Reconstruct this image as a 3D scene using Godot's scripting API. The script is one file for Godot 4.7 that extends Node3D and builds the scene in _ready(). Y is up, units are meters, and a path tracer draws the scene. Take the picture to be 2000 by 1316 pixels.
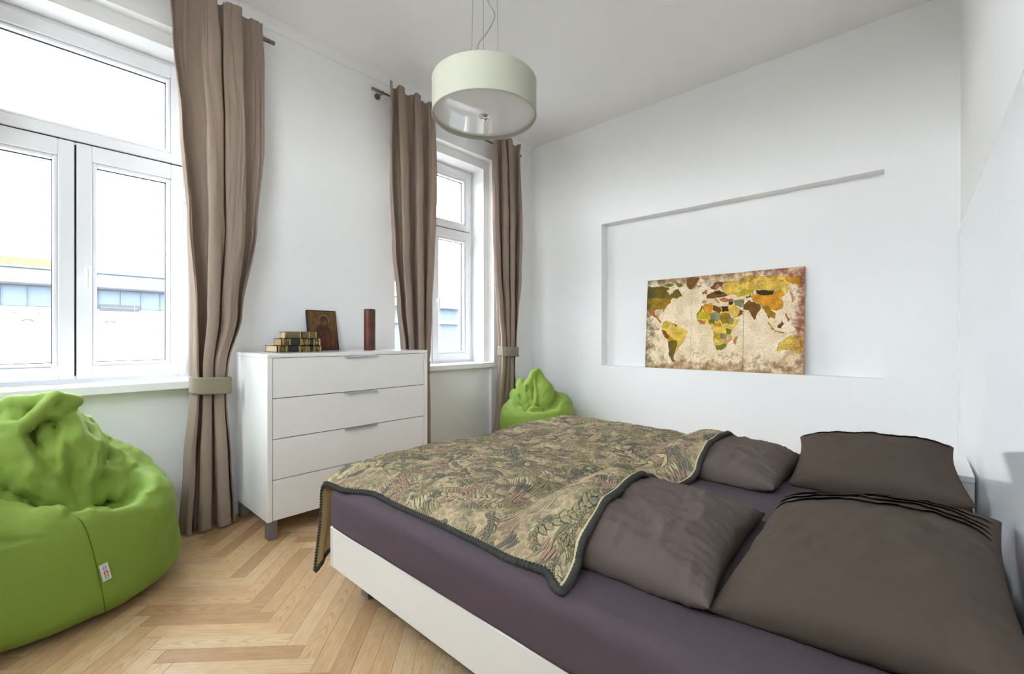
extends Node3D
# Bedroom with two tall windows, a double bed, a chest of drawers and two green bean bags.
# x runs to the right along the wall with the niche, z towards the viewer along the window wall, y up; metres.

const CEIL := 3.323
const WX := -3.279      # window wall
const WZ := -3.943      # wall with the niche
const RX := 0.204       # wall at the head of the bed
const FZ := 1.02        # wall behind the viewer
const MT := 0.5         # top of the mattresses

var M := {}
var rng := RandomNumberGenerator.new()
var used := {}


class Geo:
	var v := PackedVector3Array()
	var n := PackedVector3Array()
	var t := PackedVector2Array()
	var ix := PackedInt32Array()

	func poly(p: Array, out: Vector3, uv: Array = []) -> void:
		var nn := Vector3.ZERO
		for i in range(1, p.size() - 1):
			nn += (p[i] - p[0]).cross(p[i + 1] - p[0])
		nn = nn.normalized()
		var flip := nn.dot(out) < 0.0
		if flip:
			nn = -nn
		var b := v.size()
		for i in p.size():
			var q: Vector3 = p[i]
			v.append(q)
			n.append(nn)
			if uv.size() > i:
				t.append(uv[i])
			elif absf(nn.y) > 0.7:
				t.append(Vector2(q.x, q.z))
			elif absf(nn.x) > 0.7:
				t.append(Vector2(q.z, -q.y))
			else:
				t.append(Vector2(q.x, -q.y))
		for i in range(1, p.size() - 1):
			if flip:
				ix.append_array([b, b + i, b + i + 1])
			else:
				ix.append_array([b, b + i + 1, b + i])

	# box between two corners, edges chamfered by c
	func box(lo: Vector3, hi: Vector3, c := 0.0, turn := Basis(), about := Vector3.ZERO) -> void:
		var m := (lo + hi) / 2.0
		var s := (hi - lo) / 2.0
		c = minf(c, minf(s.x, minf(s.y, s.z)) * 0.9)
		var pt := func(x: float, y: float, z: float) -> Vector3:
			return about + turn * (m + Vector3(x, y, z) - about)
		for a in 3:
			var e := (a + 1) % 3
			var f := (a + 2) % 3
			for k in [-1.0, 1.0]:
				var q := []
				for w in [[-1, -1], [1, -1], [1, 1], [-1, 1]]:
					var d := Vector3.ZERO
					d[a] = k * s[a]
					d[e] = w[0] * (s[e] - c)
					d[f] = w[1] * (s[f] - c)
					q.append(pt.call(d.x, d.y, d.z))
				var o := Vector3.ZERO
				o[a] = k
				poly(q, turn * o)
				if c > 0.0:
					for k2 in [-1.0, 1.0]:
						var r := []
						for w in [[0, -1], [0, 1], [1, 1], [1, -1]]:
							var d := Vector3.ZERO
							d[a] = k * (s[a] if w[0] == 0 else s[a] - c)
							d[e] = k2 * (s[e] - c if w[0] == 0 else s[e])
							d[f] = w[1] * (s[f] - c)
							r.append(pt.call(d.x, d.y, d.z))
						var o2 := Vector3.ZERO
						o2[a] = k
						o2[e] = k2
						poly(r, turn * o2)
		if c > 0.0:
			for x in [-1.0, 1.0]:
				for y in [-1.0, 1.0]:
					for z in [-1.0, 1.0]:
						poly([pt.call(x * s.x, y * (s.y - c), z * (s.z - c)), pt.call(x * (s.x - c), y * s.y, z * (s.z - c)), pt.call(x * (s.x - c), y * (s.y - c), z * s.z)], turn * Vector3(x, y, z))

	# nu x nv points, smooth; the front is on the side of (step in u) x (step in v) unless flipped
	func grid(nu: int, nv: int, p: PackedVector3Array, uv := PackedVector2Array(), flip := false, wrap := false) -> void:
		var b := v.size()
		v.append_array(p)
		for j in nv:
			for i in nu:
				var i0 := i - 1
				var i1 := i + 1
				if wrap:
					i0 = (i0 + nu) % nu
					i1 = i1 % nu
				else:
					i0 = maxi(i0, 0)
					i1 = mini(i1, nu - 1)
				var du := p[j * nu + i1] - p[j * nu + i0]
				var dv := p[mini(j + 1, nv - 1) * nu + i] - p[maxi(j - 1, 0) * nu + i]
				if du.length_squared() < 1e-14 and nv > 2:
					var jj := 1 if j == 0 else nv - 2
					du = p[jj * nu + i1] - p[jj * nu + i0]
				var nn := du.cross(dv).normalized()
				n.append(-nn if flip else nn)
				t.append(uv[j * nu + i] if uv.size() else Vector2(float(i) / (nu - 1), float(j) / (nv - 1)))
		for j in nv - 1:
			for i in (nu if wrap else nu - 1):
				var a := b + j * nu + i
				var a1 := b + j * nu + (i + 1) % nu
				var d := a + nu
				var d1 := a1 + nu
				if flip:
					ix.append_array([a, a1, d1, a, d1, d])
				else:
					ix.append_array([a, d1, a1, a, d, d1])

	# tube of radius r (or radii per point) along a path
	func tube(path: PackedVector3Array, r: float, sides := 8, radii := PackedFloat32Array(), caps := true) -> void:
		var p := PackedVector3Array()
		var up := Vector3.UP
		var rings := []
		for i in path.size():
			var d := (path[mini(i + 1, path.size() - 1)] - path[maxi(i - 1, 0)]).normalized()
			if i == 0 and absf(d.dot(up)) > 0.9:
				up = Vector3.RIGHT
			var sx := d.cross(up).normalized()
			up = sx.cross(d).normalized()
			var rr := radii[i] if radii.size() else r
			for k in sides:
				var a := TAU * k / sides
				p.append(path[i] + (sx * cos(a) + up * sin(a)) * rr)
			rings.append(d)
		grid(sides, path.size(), p, PackedVector2Array(), true, true)
		if caps:
			var q0 := []
			var q1 := []
			for k in sides:
				q0.append(p[k])
				q1.append(p[(path.size() - 1) * sides + k])
			poly(q0, -rings[0])
			poly(q1, rings[rings.size() - 1])

	# turned shape round the y axis at c; prof holds (radius, y)
	func lathe(c: Vector3, prof: Array, sides := 40, turn := Basis()) -> void:
		var p := PackedVector3Array()
		for q in prof:
			for k in sides:
				var a := TAU * k / sides
				p.append(c + turn * Vector3(cos(a) * q.x, q.y, sin(a) * q.x))
		grid(sides, prof.size(), p, PackedVector2Array(), true, true)

	func mesh() -> ArrayMesh:
		var a := []
		a.resize(Mesh.ARRAY_MAX)
		a[Mesh.ARRAY_VERTEX] = v
		a[Mesh.ARRAY_NORMAL] = n
		a[Mesh.ARRAY_TEX_UV] = t
		a[Mesh.ARRAY_INDEX] = ix
		var m := ArrayMesh.new()
		m.add_surface_from_arrays(Mesh.PRIMITIVE_TRIANGLES, a)
		return m


func numbered(called: String) -> String:
	used[called] = used.get(called, -1) + 1
	return called if used[called] == 0 else "%s_%03d" % [called, used[called]]


func obj(called: String, g, m: Material, parent: Node = self) -> MeshInstance3D:
	var o := MeshInstance3D.new()
	o.name = numbered(called) if parent == self else called
	o.mesh = g.mesh() if g is Geo else g
	o.material_override = m
	parent.add_child(o, true)
	return o


# a part whose shape is given in the room's coordinates
func part(called: String, g, m: Material, parent: Node3D) -> MeshInstance3D:
	var o := obj(called, g, m, parent)
	var from := Vector3.ZERO
	var p: Node3D = parent
	while p != self:
		from += p.position
		p = p.get_parent()
	o.position = -from
	return o


func thing(called: String, label: String, category: String, at: Vector3, group := "", turn := 0.0) -> Node3D:
	var o := Node3D.new()
	o.name = numbered(called)
	add_child(o, true)
	o.position = at
	o.rotation.y = turn
	tag(o, label, category, group)
	return o


func tag(o: Node, label: String, category: String, group := "") -> void:
	o.set_meta("label", label)
	o.set_meta("category", category)
	if group:
		o.set_meta("group", group)


func struct(called: String, g, m: Material, label := "") -> MeshInstance3D:
	var o := obj(called, g, m)
	o.set_meta("kind", "structure")
	if label:
		o.set_meta("label", label)
	return o


func bx(lo: Vector3, hi: Vector3, c := 0.0) -> Geo:
	var g := Geo.new()
	g.box(lo, hi, c)
	return g


func v3(x: float, y: float, z: float) -> Vector3:
	return Vector3(x, y, z)


func table(keys: Array, x: float) -> float:
	# piecewise smooth table of [x, value] with rising x
	if x <= keys[0][0]:
		return keys[0][1]
	for i in range(1, keys.size()):
		if x <= keys[i][0]:
			var f: float = (x - keys[i - 1][0]) / (keys[i][0] - keys[i - 1][0])
			f = f * f * (3.0 - 2.0 * f)
			return lerpf(keys[i - 1][1], keys[i][1], f)
	return keys[keys.size() - 1][1]


func smax(a: float, b: float, k: float) -> float:
	var h := clampf(0.5 + 0.5 * (a - b) / k, 0.0, 1.0)
	return lerpf(b, a, h) + k * h * (1.0 - h)


func smin(a: float, b: float, k: float) -> float:
	return -smax(-a, -b, k)


# ---------------------------------------------------------------- camera, sky, exposure
func camera_and_light() -> void:
	var cam := Camera3D.new()
	cam.name = "camera"
	cam.fov = rad_to_deg(2.0 * atan(658.0 / 865.4))
	cam.near = 0.02
	cam.far = 200.0
	add_child(cam)
	cam.position = Vector3(0.0, 1.15, 0.0)
	cam.rotation.y = deg_to_rad(42.392)
	cam.current = true

	var sky := ProceduralSkyMaterial.new()
	sky.sky_top_color = Color(0.915, 0.957, 1.0)
	sky.sky_horizon_color = Color(0.98, 0.99, 1.0)
	sky.ground_horizon_color = Color(0.5, 0.5, 0.5)
	sky.ground_bottom_color = Color(0.42, 0.42, 0.42)
	sky.sky_energy_multiplier = 1.0
	sky.ground_energy_multiplier = 1.0
	var e := Environment.new()
	e.background_mode = Environment.BG_SKY
	e.sky = Sky.new()
	e.sky.sky_material = sky
	e.tonemap_mode = Environment.TONE_MAPPER_LINEAR
	e.tonemap_exposure = 24.0
	e.sdfgi_enabled = true
	e.ssao_enabled = true
	e.ssil_enabled = true
	var w := WorldEnvironment.new()
	w.name = "world_environment"
	w.environment = e
	add_child(w)


# ---------------------------------------------------------------- materials
func mk(c: Color, rough := 0.6, spec := 0.5, metal := 0.0) -> StandardMaterial3D:
	var m := StandardMaterial3D.new()
	m.albedo_color = c
	m.roughness = rough
	m.metallic_specular = spec
	m.metallic = metal
	return m


func noise_image(size: int, freq: float, seed_ := 1, kind := FastNoiseLite.TYPE_SIMPLEX_SMOOTH, octaves := 4, ridged := false) -> Image:
	var f := FastNoiseLite.new()
	f.seed = seed_
	f.frequency = freq
	f.noise_type = kind
	f.fractal_octaves = octaves
	f.fractal_type = FastNoiseLite.FRACTAL_RIDGED if ridged else FastNoiseLite.FRACTAL_FBM
	return f.get_seamless_image(size, size)


func relief(m: StandardMaterial3D, tex: Texture2D, cm: float, per_metre: Vector3) -> void:
	m.heightmap_enabled = true
	m.heightmap_texture = tex
	m.heightmap_scale = cm
	m.uv1_triplanar = true
	m.uv1_scale = per_metre


func weave_image(n: int, seed_: int) -> Image:
	# plain weave with slubs, tiles
	var f := FastNoiseLite.new()
	f.seed = seed_
	f.frequency = 0.06
	var slub := f.get_seamless_image(n, n)
	var im := Image.create(n, n, false, Image.FORMAT_L8)
	for y in n:
		for x in n:
			var a := sin(TAU * x * 32.0 / n) * sin(TAU * y * 32.0 / n)
			var s := slub.get_pixel(x, y).r - 0.5
			im.set_pixel(x, y, Color(clampf(0.5 + 0.22 * a + 0.7 * s, 0, 1), 0, 0))
	return im


func tinted_noise(n: int, freq: float, seed_: int, a: Color, b: Color, octaves := 4) -> ImageTexture:
	var src := noise_image(n, freq, seed_, FastNoiseLite.TYPE_SIMPLEX_SMOOTH, octaves)
	var im := Image.create(n, n, false, Image.FORMAT_RGB8)
	for y in n:
		for x in n:
			im.set_pixel(x, y, a.lerp(b, src.get_pixel(x, y).r))
	return ImageTexture.create_from_image(im)


func materials() -> void:
	var weave := ImageTexture.create_from_image(weave_image(256, 3))
	var plaster := ImageTexture.create_from_image(noise_image(256, 0.03, 5))
	M.wall = mk(Color(0.95, 0.95, 0.945), 0.85, 0.25)
	relief(M.wall, plaster, 0.06, v3(1.4, 1.4, 1.4))
	M.wall.uv1_world_triplanar = true
	M.ceiling = mk(Color(0.955, 0.95, 0.945), 0.9, 0.2)
	M.reveal = mk(Color(0.95, 0.95, 0.945), 0.7, 0.3)
	M.frame = mk(Color(0.95, 0.955, 0.965), 0.28, 0.5)
	M.sill = mk(Color(0.94, 0.94, 0.94), 0.3, 0.5)
	M.gasket = mk(Color(0.1, 0.11, 0.14), 0.6)
	M.glass = mk(Color(0.95, 0.98, 1.0, 0.04), 0.0)
	M.glass.transparency = BaseMaterial3D.TRANSPARENCY_ALPHA
	M.panel = mk(Color(0.93, 0.94, 0.945), 0.07, 0.5)
	M.lacquer = mk(Color(0.94, 0.935, 0.92), 0.12, 0.5)
	M.bed_white = mk(Color(0.86, 0.85, 0.82), 0.2, 0.4)
	M.steel = mk(Color(0.55, 0.55, 0.54), 0.38, 0.5, 0.85)
	M.alu = mk(Color(0.80, 0.80, 0.82), 0.3, 0.5, 0.8)
	M.leg = mk(Color(0.50, 0.50, 0.50), 0.45, 0.5, 0.5)
	M.chrome = mk(Color(0.85, 0.85, 0.87), 0.08, 0.5, 1.0)
	M.rod = mk(Color(0.52, 0.49, 0.44), 0.33, 0.5, 0.9)
	M.curtain = mk(Color(0.60, 0.535, 0.48), 0.9, 0.15)
	relief(M.curtain, weave, 0.05, v3(14, 14, 14))
	M.curtain.backlight_enabled = true
	M.curtain.backlight = Color(0.30, 0.19, 0.15)
	M.curtain.rim_enabled = true
	M.curtain.rim = 0.25
	M.tie = mk(Color(0.55, 0.515, 0.44), 0.9, 0.15)
	relief(M.tie, weave, 0.05, v3(14, 14, 14))
	M.bag = mk(Color(0.49, 0.59, 0.225), 0.7, 0.4)
	relief(M.bag, weave, 0.03, v3(9, 9, 9))
	M.bag.rim_enabled = true
	M.bag.rim = 0.3
	M.seam = mk(Color(0.33, 0.43, 0.13), 0.8, 0.2)
	M.sheet = mk(Color(0.335, 0.29, 0.31), 0.9, 0.15)
	relief(M.sheet, weave, 0.03, v3(9, 9, 9))
	M.pillow = mk(Color(0.32, 0.28, 0.245), 0.85, 0.2)
	relief(M.pillow, weave, 0.03, v3(9, 9, 9))
	M.pillow_violet = mk(Color(0.385, 0.34, 0.315), 0.85, 0.2)
	relief(M.pillow_violet, weave, 0.03, v3(9, 9, 9))
	M.binding = mk(Color(0.26, 0.26, 0.245), 0.9, 0.15)
	relief(M.binding, weave, 0.06, v3(12, 12, 12))
	M.lining = mk(Color(0.72, 0.63, 0.45), 0.9, 0.15)
	relief(M.lining, weave, 0.04, v3(9, 9, 9))
	M.shade = mk(Color(0.69, 0.69, 0.62), 0.4, 0.4)
	M.shade.backlight_enabled = true
	M.shade.backlight = Color(0.25, 0.25, 0.22)
	M.diffuser = mk(Color(0.93, 0.935, 0.95), 0.06, 0.5)
	M.cord = mk(Color(0.58, 0.57, 0.55), 0.5)
	M.subfloor = mk(Color(0.16, 0.11, 0.07), 0.9)
	M.paper = mk(Color(0.80, 0.73, 0.58), 0.9, 0.1)
	M.cover = mk(Color(0.11, 0.12, 0.14), 0.5)
	M.dark_edge = mk(Color(0.07, 0.05, 0.04), 0.6)
	M.canvas_side = mk(Color(0.72, 0.60, 0.44), 0.9, 0.1)
	M.tape = mk(Color(0.8, 0.8, 0.8), 0.8)


# ---------------------------------------------------------------- room
func ring(g: Geo, x0: float, x1: float, oz0: float, oz1: float, oy0: float, oy1: float, iz0: float, iz1: float, iy0: float, iy1: float, c := 0.0) -> void:
	# rectangular frame across x between x0 and x1: outer z and y limits, inner limits; z0 < z1
	g.box(v3(x0, oy0, oz0), v3(x1, oy1, iz0), c)
	g.box(v3(x0, oy0, iz1), v3(x1, oy1, oz1), c)
	if oy1 > iy1:
		g.box(v3(x0, iy1, iz0), v3(x1, oy1, iz1), c)
	if iy0 > oy0:
		g.box(v3(x0, oy0, iz0), v3(x1, iy0, iz1), c)


func room() -> void:
	# window wall with two stepped openings: [left, right] seen from inside = [high z, low z]
	var wins := [[0.422, -0.796], [-2.09, -3.31]]
	var g := Geo.new()
	var XO := -3.76
	g.box(v3(XO, 0, wins[0][0]), v3(WX, CEIL, FZ + 0.2))
	g.box(v3(XO, 0, wins[1][0]), v3(WX, CEIL, wins[0][1]))
	g.box(v3(XO, 0, WZ - 0.3), v3(WX, CEIL, wins[1][1]))
	for w in wins:
		g.box(v3(XO, 2.995, w[1]), v3(WX, CEIL, w[0]))
		g.box(v3(XO, 0, w[1] + 0.035), v3(WX - 0.035, 0.838, w[0] - 0.035))
		g.box(v3(XO, 0, w[1]), v3(WX, 0.838, w[1] + 0.035))
		g.box(v3(XO, 0, w[0] - 0.035), v3(WX, 0.838, w[0]))
		# inner step of the reveal
		g.box(v3(XO, 0.838, w[1]), v3(WX - 0.08, 2.995, w[1] + 0.075))
		g.box(v3(XO, 0.838, w[0] - 0.075), v3(WX - 0.08, 2.995, w[0]))
		g.box(v3(XO, 2.912, w[1] + 0.075), v3(WX - 0.08, 2.995, w[0] - 0.075))
	struct("wall_left", g, M.wall, "white plastered wall with two deep stepped window openings")

	g = Geo.new()
	var nz := WZ - 0.11
	g.box(v3(WX, 0, WZ - 0.3), v3(-2.366, CEIL, WZ))
	g.box(v3(-0.162, 0, WZ - 0.3), v3(RX + 0.3, CEIL, WZ))
	g.box(v3(-2.366, 0, WZ - 0.3), v3(-0.162, 0.862, WZ))
	g.box(v3(-2.366, 2.295, WZ - 0.3), v3(-0.162, CEIL, WZ))
	g.box(v3(-2.366, 0.862, WZ - 0.3), v3(-0.162, 2.295, nz))
	struct("wall_back", g, M.wall, "white wall with a wide shallow recessed niche")
	struct("wall_right", bx(v3(RX, 0, WZ), v3(RX + 0.3, CEIL, FZ + 0.2)), M.wall, "white wall at the head of the bed")
	# wall behind the viewer: tall left and high band windows, unseen, added for fill
	var tall := [-3.08, -2.5, 1.3, 3.1]
	var band := [-1.8, 0.05, 2.32, 3.12]
	g = Geo.new()
	g.box(v3(WX, 0, FZ), v3(tall[0], CEIL, FZ + 0.2))
	g.box(v3(tall[1], 0, FZ), v3(band[0], CEIL, FZ + 0.2))
	g.box(v3(band[1], 0, FZ), v3(RX, CEIL, FZ + 0.2))
	for q in [tall, band]:
		g.box(v3(q[0], q[3], FZ), v3(q[1], CEIL, FZ + 0.2))
		g.box(v3(q[0], 0, FZ), v3(q[1], q[2], FZ + 0.2))
	struct("wall_front", g, M.wall, "white wall behind the viewer with an added tall window and an added high band window for fill light")
	for k in 2:
		var q: Array = [tall, band][k]
		var high := Node3D.new()  # invented window out of view, lets in extra soft daylight
		high.name = "added_window_%d" % (k + 3)
		add_child(high)
		high.position = v3((q[0] + q[1]) / 2, q[2], FZ + 0.12)
		high.set_meta("kind", "structure")
		high.set_meta("label", ["added tall white window behind the viewer giving fill light", "added white band window high behind the viewer giving fill light"][k])
		var fr := Geo.new()
		fr.box(v3(q[0], q[2], FZ + 0.09), v3(q[1], q[2] + 0.04, FZ + 0.15), 0.003)
		fr.box(v3(q[0], q[3] - 0.04, FZ + 0.09), v3(q[1], q[3], FZ + 0.15), 0.003)
		for j in 3:
			var xx := lerpf(q[0], q[1] - 0.04, j / 2.0)
			fr.box(v3(xx, q[2] + 0.04, FZ + 0.09), v3(xx + 0.04, q[3] - 0.04, FZ + 0.15), 0.003)
		part("frame", fr, M.frame, high)
		for j in 2:
			var xx := lerpf(q[0], q[1] - 0.04, j / 2.0)
			part("pane", bx(v3(xx + 0.04, q[2] + 0.04, FZ + 0.112), v3(lerpf(q[0], q[1] - 0.04, (j + 1) / 2.0), q[3] - 0.04, FZ + 0.118)), M.glass, high)
	struct("ceiling", bx(v3(XO, CEIL, WZ - 0.3), v3(RX + 0.3, CEIL + 0.25, FZ + 0.2)), M.ceiling, "plain white ceiling")

	# cove between window wall and ceiling
	g = Geo.new()
	var p := PackedVector3Array()
	var r := 0.055
	for k in 9:
		var a := PI / 2 * k / 8.0
		for z in [WZ, FZ]:
			p.append(v3(WX + r - r * cos(a), CEIL - r + r * sin(a), z))
	g.grid(2, 9, p, PackedVector2Array(), true)
	for z in [WZ, FZ]:
		var q := [v3(WX, CEIL, z)]
		for k in 9:
			var a := PI / 2 * k / 8.0
			q.append(v3(WX + r - r * cos(a), CEIL - r + r * sin(a), z))
		g.poly(q, v3(0, 0, 1 if z == FZ else -1))
	g.box(v3(WX, CEIL - r - 0.012, WZ), v3(WX + 0.006, CEIL - r, FZ), 0.002)
	struct("trim_1", g, M.ceiling, "slim white plaster cove under the ceiling")

	# baseboards
	var base := func(called: String, lo: Vector3, hi: Vector3, label: String) -> void:
		var b := Geo.new()
		b.box(lo, v3(hi.x, hi.y - 0.03, hi.z), 0.002)
		var thin := (hi - lo)
		var along_x := thin.x > thin.z
		if along_x:
			b.box(v3(lo.x, hi.y - 0.03, lo.z), v3(hi.x, hi.y - 0.012, lo.z + thin.z * 0.8), 0.002)
			b.box(v3(lo.x, hi.y - 0.012, lo.z), v3(hi.x, hi.y, lo.z + thin.z * 0.5), 0.002)
		else:
			b.box(v3(lo.x, hi.y - 0.03, lo.z), v3(lo.x + thin.x * 0.8, hi.y - 0.012, hi.z), 0.002)
			b.box(v3(lo.x, hi.y - 0.012, lo.z), v3(lo.x + thin.x * 0.5, hi.y, hi.z), 0.002)
		struct(called, b, M.sill, label)
	base.call("baseboard_left", v3(WX - 0.035, 0, wins[0][1] + 0.04), v3(WX - 0.013, 0.095, wins[0][0] - 0.04), "white profiled baseboard under the near window")
	base.call("baseboard_left", v3(WX, 0, wins[1][0]), v3(WX + 0.018, 0.095, wins[0][1]), "white profiled baseboard behind the chest of drawers")
	base.call("baseboard_left", v3(WX - 0.035, 0, wins[1][1] + 0.04), v3(WX - 0.013, 0.095, wins[1][0] - 0.04), "white profiled baseboard under the far window")
	base.call("baseboard_left", v3(WX, 0, WZ), v3(WX + 0.018, 0.095, wins[1][1]), "white profiled baseboard in the far corner")
	base.call("baseboard_back", v3(WX + 0.02, 0, WZ), v3(RX, 0.095, WZ + 0.018), "white profiled baseboard under the niche")

	# crack lines in the plaster of the pier
	g = Geo.new()
	g.tube(PackedVector3Array([v3(WX, 1.83, -1.315), v3(WX + 0.0002, 1.815, -1.318), v3(WX + 0.0003, 1.805, -1.335), v3(WX + 0.0003, 1.798, -1.40), v3(WX, 1.79, -1.45)]), 0.0011, 5)
	g.tube(PackedVector3Array([v3(WX, 1.865, -1.53), v3(WX + 0.0003, 1.84, -1.53), v3(WX + 0.0003, 1.815, -1.56), v3(WX, 1.80, -1.62)]), 0.0009, 5)
	var crack := part("plaster_mark", g, M.ceiling, get_node("wall_left"))
	crack.set_meta("label", "hairline scratch in the plaster")

	window(1, wins[0][1] + 0.075, wins[0][0] - 0.075)
	window(2, wins[1][1] + 0.075, wins[1][0] - 0.075)
	for k in 2:
		var w: Array = wins[k]
		var s := Geo.new()
		s.box(v3(WX - 0.26, 0.838, w[1] + 0.075), v3(WX - 0.08, 0.887, w[0] - 0.075), 0.002)
		s.box(v3(WX - 0.08, 0.838, w[1]), v3(WX, 0.887, w[0]), 0.0)
		s.box(v3(WX - 0.005, 0.838, w[1] + 0.02), v3(WX + 0.03, 0.887, w[0] - 0.02), 0.004)
		var o := struct("trim_%d" % (k + 2), s, M.sill, ["white window sill under the near window", "white window sill under the far window"][k])
		o.set_meta("category", "window sill")


func sash(parent: Node3D, z0: float, z1: float, y0: float, y1: float, gz0: float, gz1: float, gy0: float, gy1: float, fx: float) -> void:
	# casement between z0..z1, y0..y1 with its glass opening, face of the profile at x = fx
	var s := Geo.new()
	ring(s, fx - 0.065, fx, z0, z1, y0, y1, gz0 - 0.022, gz1 + 0.022, gy0 - 0.022, gy1 + 0.022, 0.004)
	var o := part("sash", s, M.frame, parent)
	var b := Geo.new()
	ring(b, fx - 0.05, fx - 0.008, gz0 - 0.022, gz1 + 0.022, gy0 - 0.022, gy1 + 0.022, gz0, gz1, gy0, gy1, 0.006)
	part("glazing_bead", b, M.frame, o)
	var k := Geo.new()
	ring(k, fx - 0.056, fx - 0.042, gz0 - 0.004, gz1 + 0.004, gy0 - 0.004, gy1 + 0.004, gz0 + 0.004, gz1 - 0.004, gy0 + 0.004, gy1 - 0.004)
	part("gasket", k, M.gasket, o)
	part("pane", bx(v3(fx - 0.052, gy0, gz0), v3(fx - 0.046, gy1, gz1)), M.glass, o)


func window(n: int, z0: float, z1: float) -> void:
	# z0 < z1: reveal to reveal
	var w := Node3D.new()
	w.name = "added_window_%d" % n
	add_child(w)
	w.position = v3(WX - 0.25, 0.887, (z0 + z1) / 2)
	w.set_meta("kind", "structure")
	w.set_meta("label", ["near white window with a top light over two casements", "far white window with a top light over two casements, beside the corner"][n - 1])
	var fx := WX - 0.25
	var mid := (z0 + z1) / 2
	var f := Geo.new()
	ring(f, fx - 0.085, fx - 0.014, z0, z1, 0.875, 2.912, z0 + 0.055, z1 - 0.055, 0.93, 2.86, 0.003)
	f.box(v3(fx - 0.085, 2.245, z0 + 0.055), v3(fx - 0.014, 2.285, z1 - 0.055), 0.003)
	part("frame", f, M.frame, w)
	# rubber in the joints
	var k := Geo.new()
	k.box(v3(fx - 0.05, 2.258, z0 + 0.04), v3(fx - 0.010, 2.264, z1 - 0.04))
	k.box(v3(fx - 0.05, 0.92, mid - 0.004), v3(fx - 0.016, 2.25, mid + 0.004))
	part("seal", k, M.gasket, w)
	sash(w, z0 + 0.03, z1 - 0.03, 2.265, 2.888, z0 + 0.117, z1 - 0.117, 2.35, 2.784, fx)
	sash(w, z0 + 0.03, mid - 0.0045, 0.908, 2.257, z0 + 0.117, mid - 0.091, 1.003, 2.142, fx)
	sash(w, mid + 0.0045, z1 - 0.03, 0.908, 2.257, mid + 0.091, z1 - 0.117, 1.003, 2.142, fx)
	# handle on the casement at the right
	var h := Geo.new()
	h.box(v3(fx - 0.001, 1.49, mid - 0.062), v3(fx + 0.011, 1.57, mid - 0.032), 0.005)
	var hd := part("handle", h, M.frame, w)
	h = Geo.new()
	h.tube(PackedVector3Array([v3(fx + 0.008, 1.53, mid - 0.047), v3(fx + 0.045, 1.53, mid - 0.047)]), 0.009, 10)
	h.tube(PackedVector3Array([v3(fx + 0.045, 1.538, mid - 0.047), v3(fx + 0.05, 1.51, mid - 0.047), v3(fx + 0.048, 1.46, mid - 0.047), v3(fx + 0.046, 1.415, mid - 0.047)]), 0.01, 10, PackedFloat32Array([0.011, 0.011, 0.010, 0.008]))
	part("lever", h, M.frame, hd)
	for y in [0.915, 2.02, 2.30, 2.78]:
		for z in [z0 + 0.028, z1 - 0.028]:
			var q := Geo.new()
			q.tube(PackedVector3Array([v3(fx + 0.004, y, z), v3(fx + 0.004, y + 0.05, z)]), 0.008, 10)
			q.tube(PackedVector3Array([v3(fx + 0.004, y + 0.052, z), v3(fx + 0.004, y + 0.1, z)]), 0.008, 10)
			part("hinge", q, M.frame, w)


# ---------------------------------------------------------------- floor
func oak_image(seed_: int, arcs: bool) -> ImageTexture:
	var w := 512
	var h := 80
	var f := FastNoiseLite.new()
	f.seed = seed_
	f.frequency = 0.01
	f.fractal_octaves = 3
	var g := FastNoiseLite.new()
	g.seed = seed_ + 50
	g.frequency = 0.02
	var im := Image.create(w, h, false, Image.FORMAT_RGB8)
	var light := Color(0.86, 0.75, 0.595)
	var dark := Color(0.69, 0.555, 0.40)
	for y in h:
		for x in w:
			var streak := 0.5 + 0.5 * f.get_noise_2d(x * 0.35, y * 9.0)
			var fine := 0.5 + 0.5 * f.get_noise_2d(x * 1.6 + 900, y * 34.0)
			var cloud := 0.5 + 0.5 * g.get_noise_2d(x * 0.5, y * 0.9)
			var d := streak * 0.4 + fine * 0.3 + cloud * 0.3
			if arcs:
				# cathedral grain
				var yy := (y - h * 0.5) / (h * 0.5) + 0.25 * g.get_noise_2d(x * 0.4, 77)
				var q := x * 0.012 + yy * yy * 3.0 + 0.5 * f.get_noise_2d(x * 0.6, y * 2.0)
				d = d * 0.7 + 0.3 * pow(0.5 + 0.5 * sin(q * TAU), 3.0)
			im.set_pixel(x, y, light.lerp(dark, clampf((d - 0.22) * 1.25, 0.0, 1.0)))
	return ImageTexture.create_from_image(im)


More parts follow.
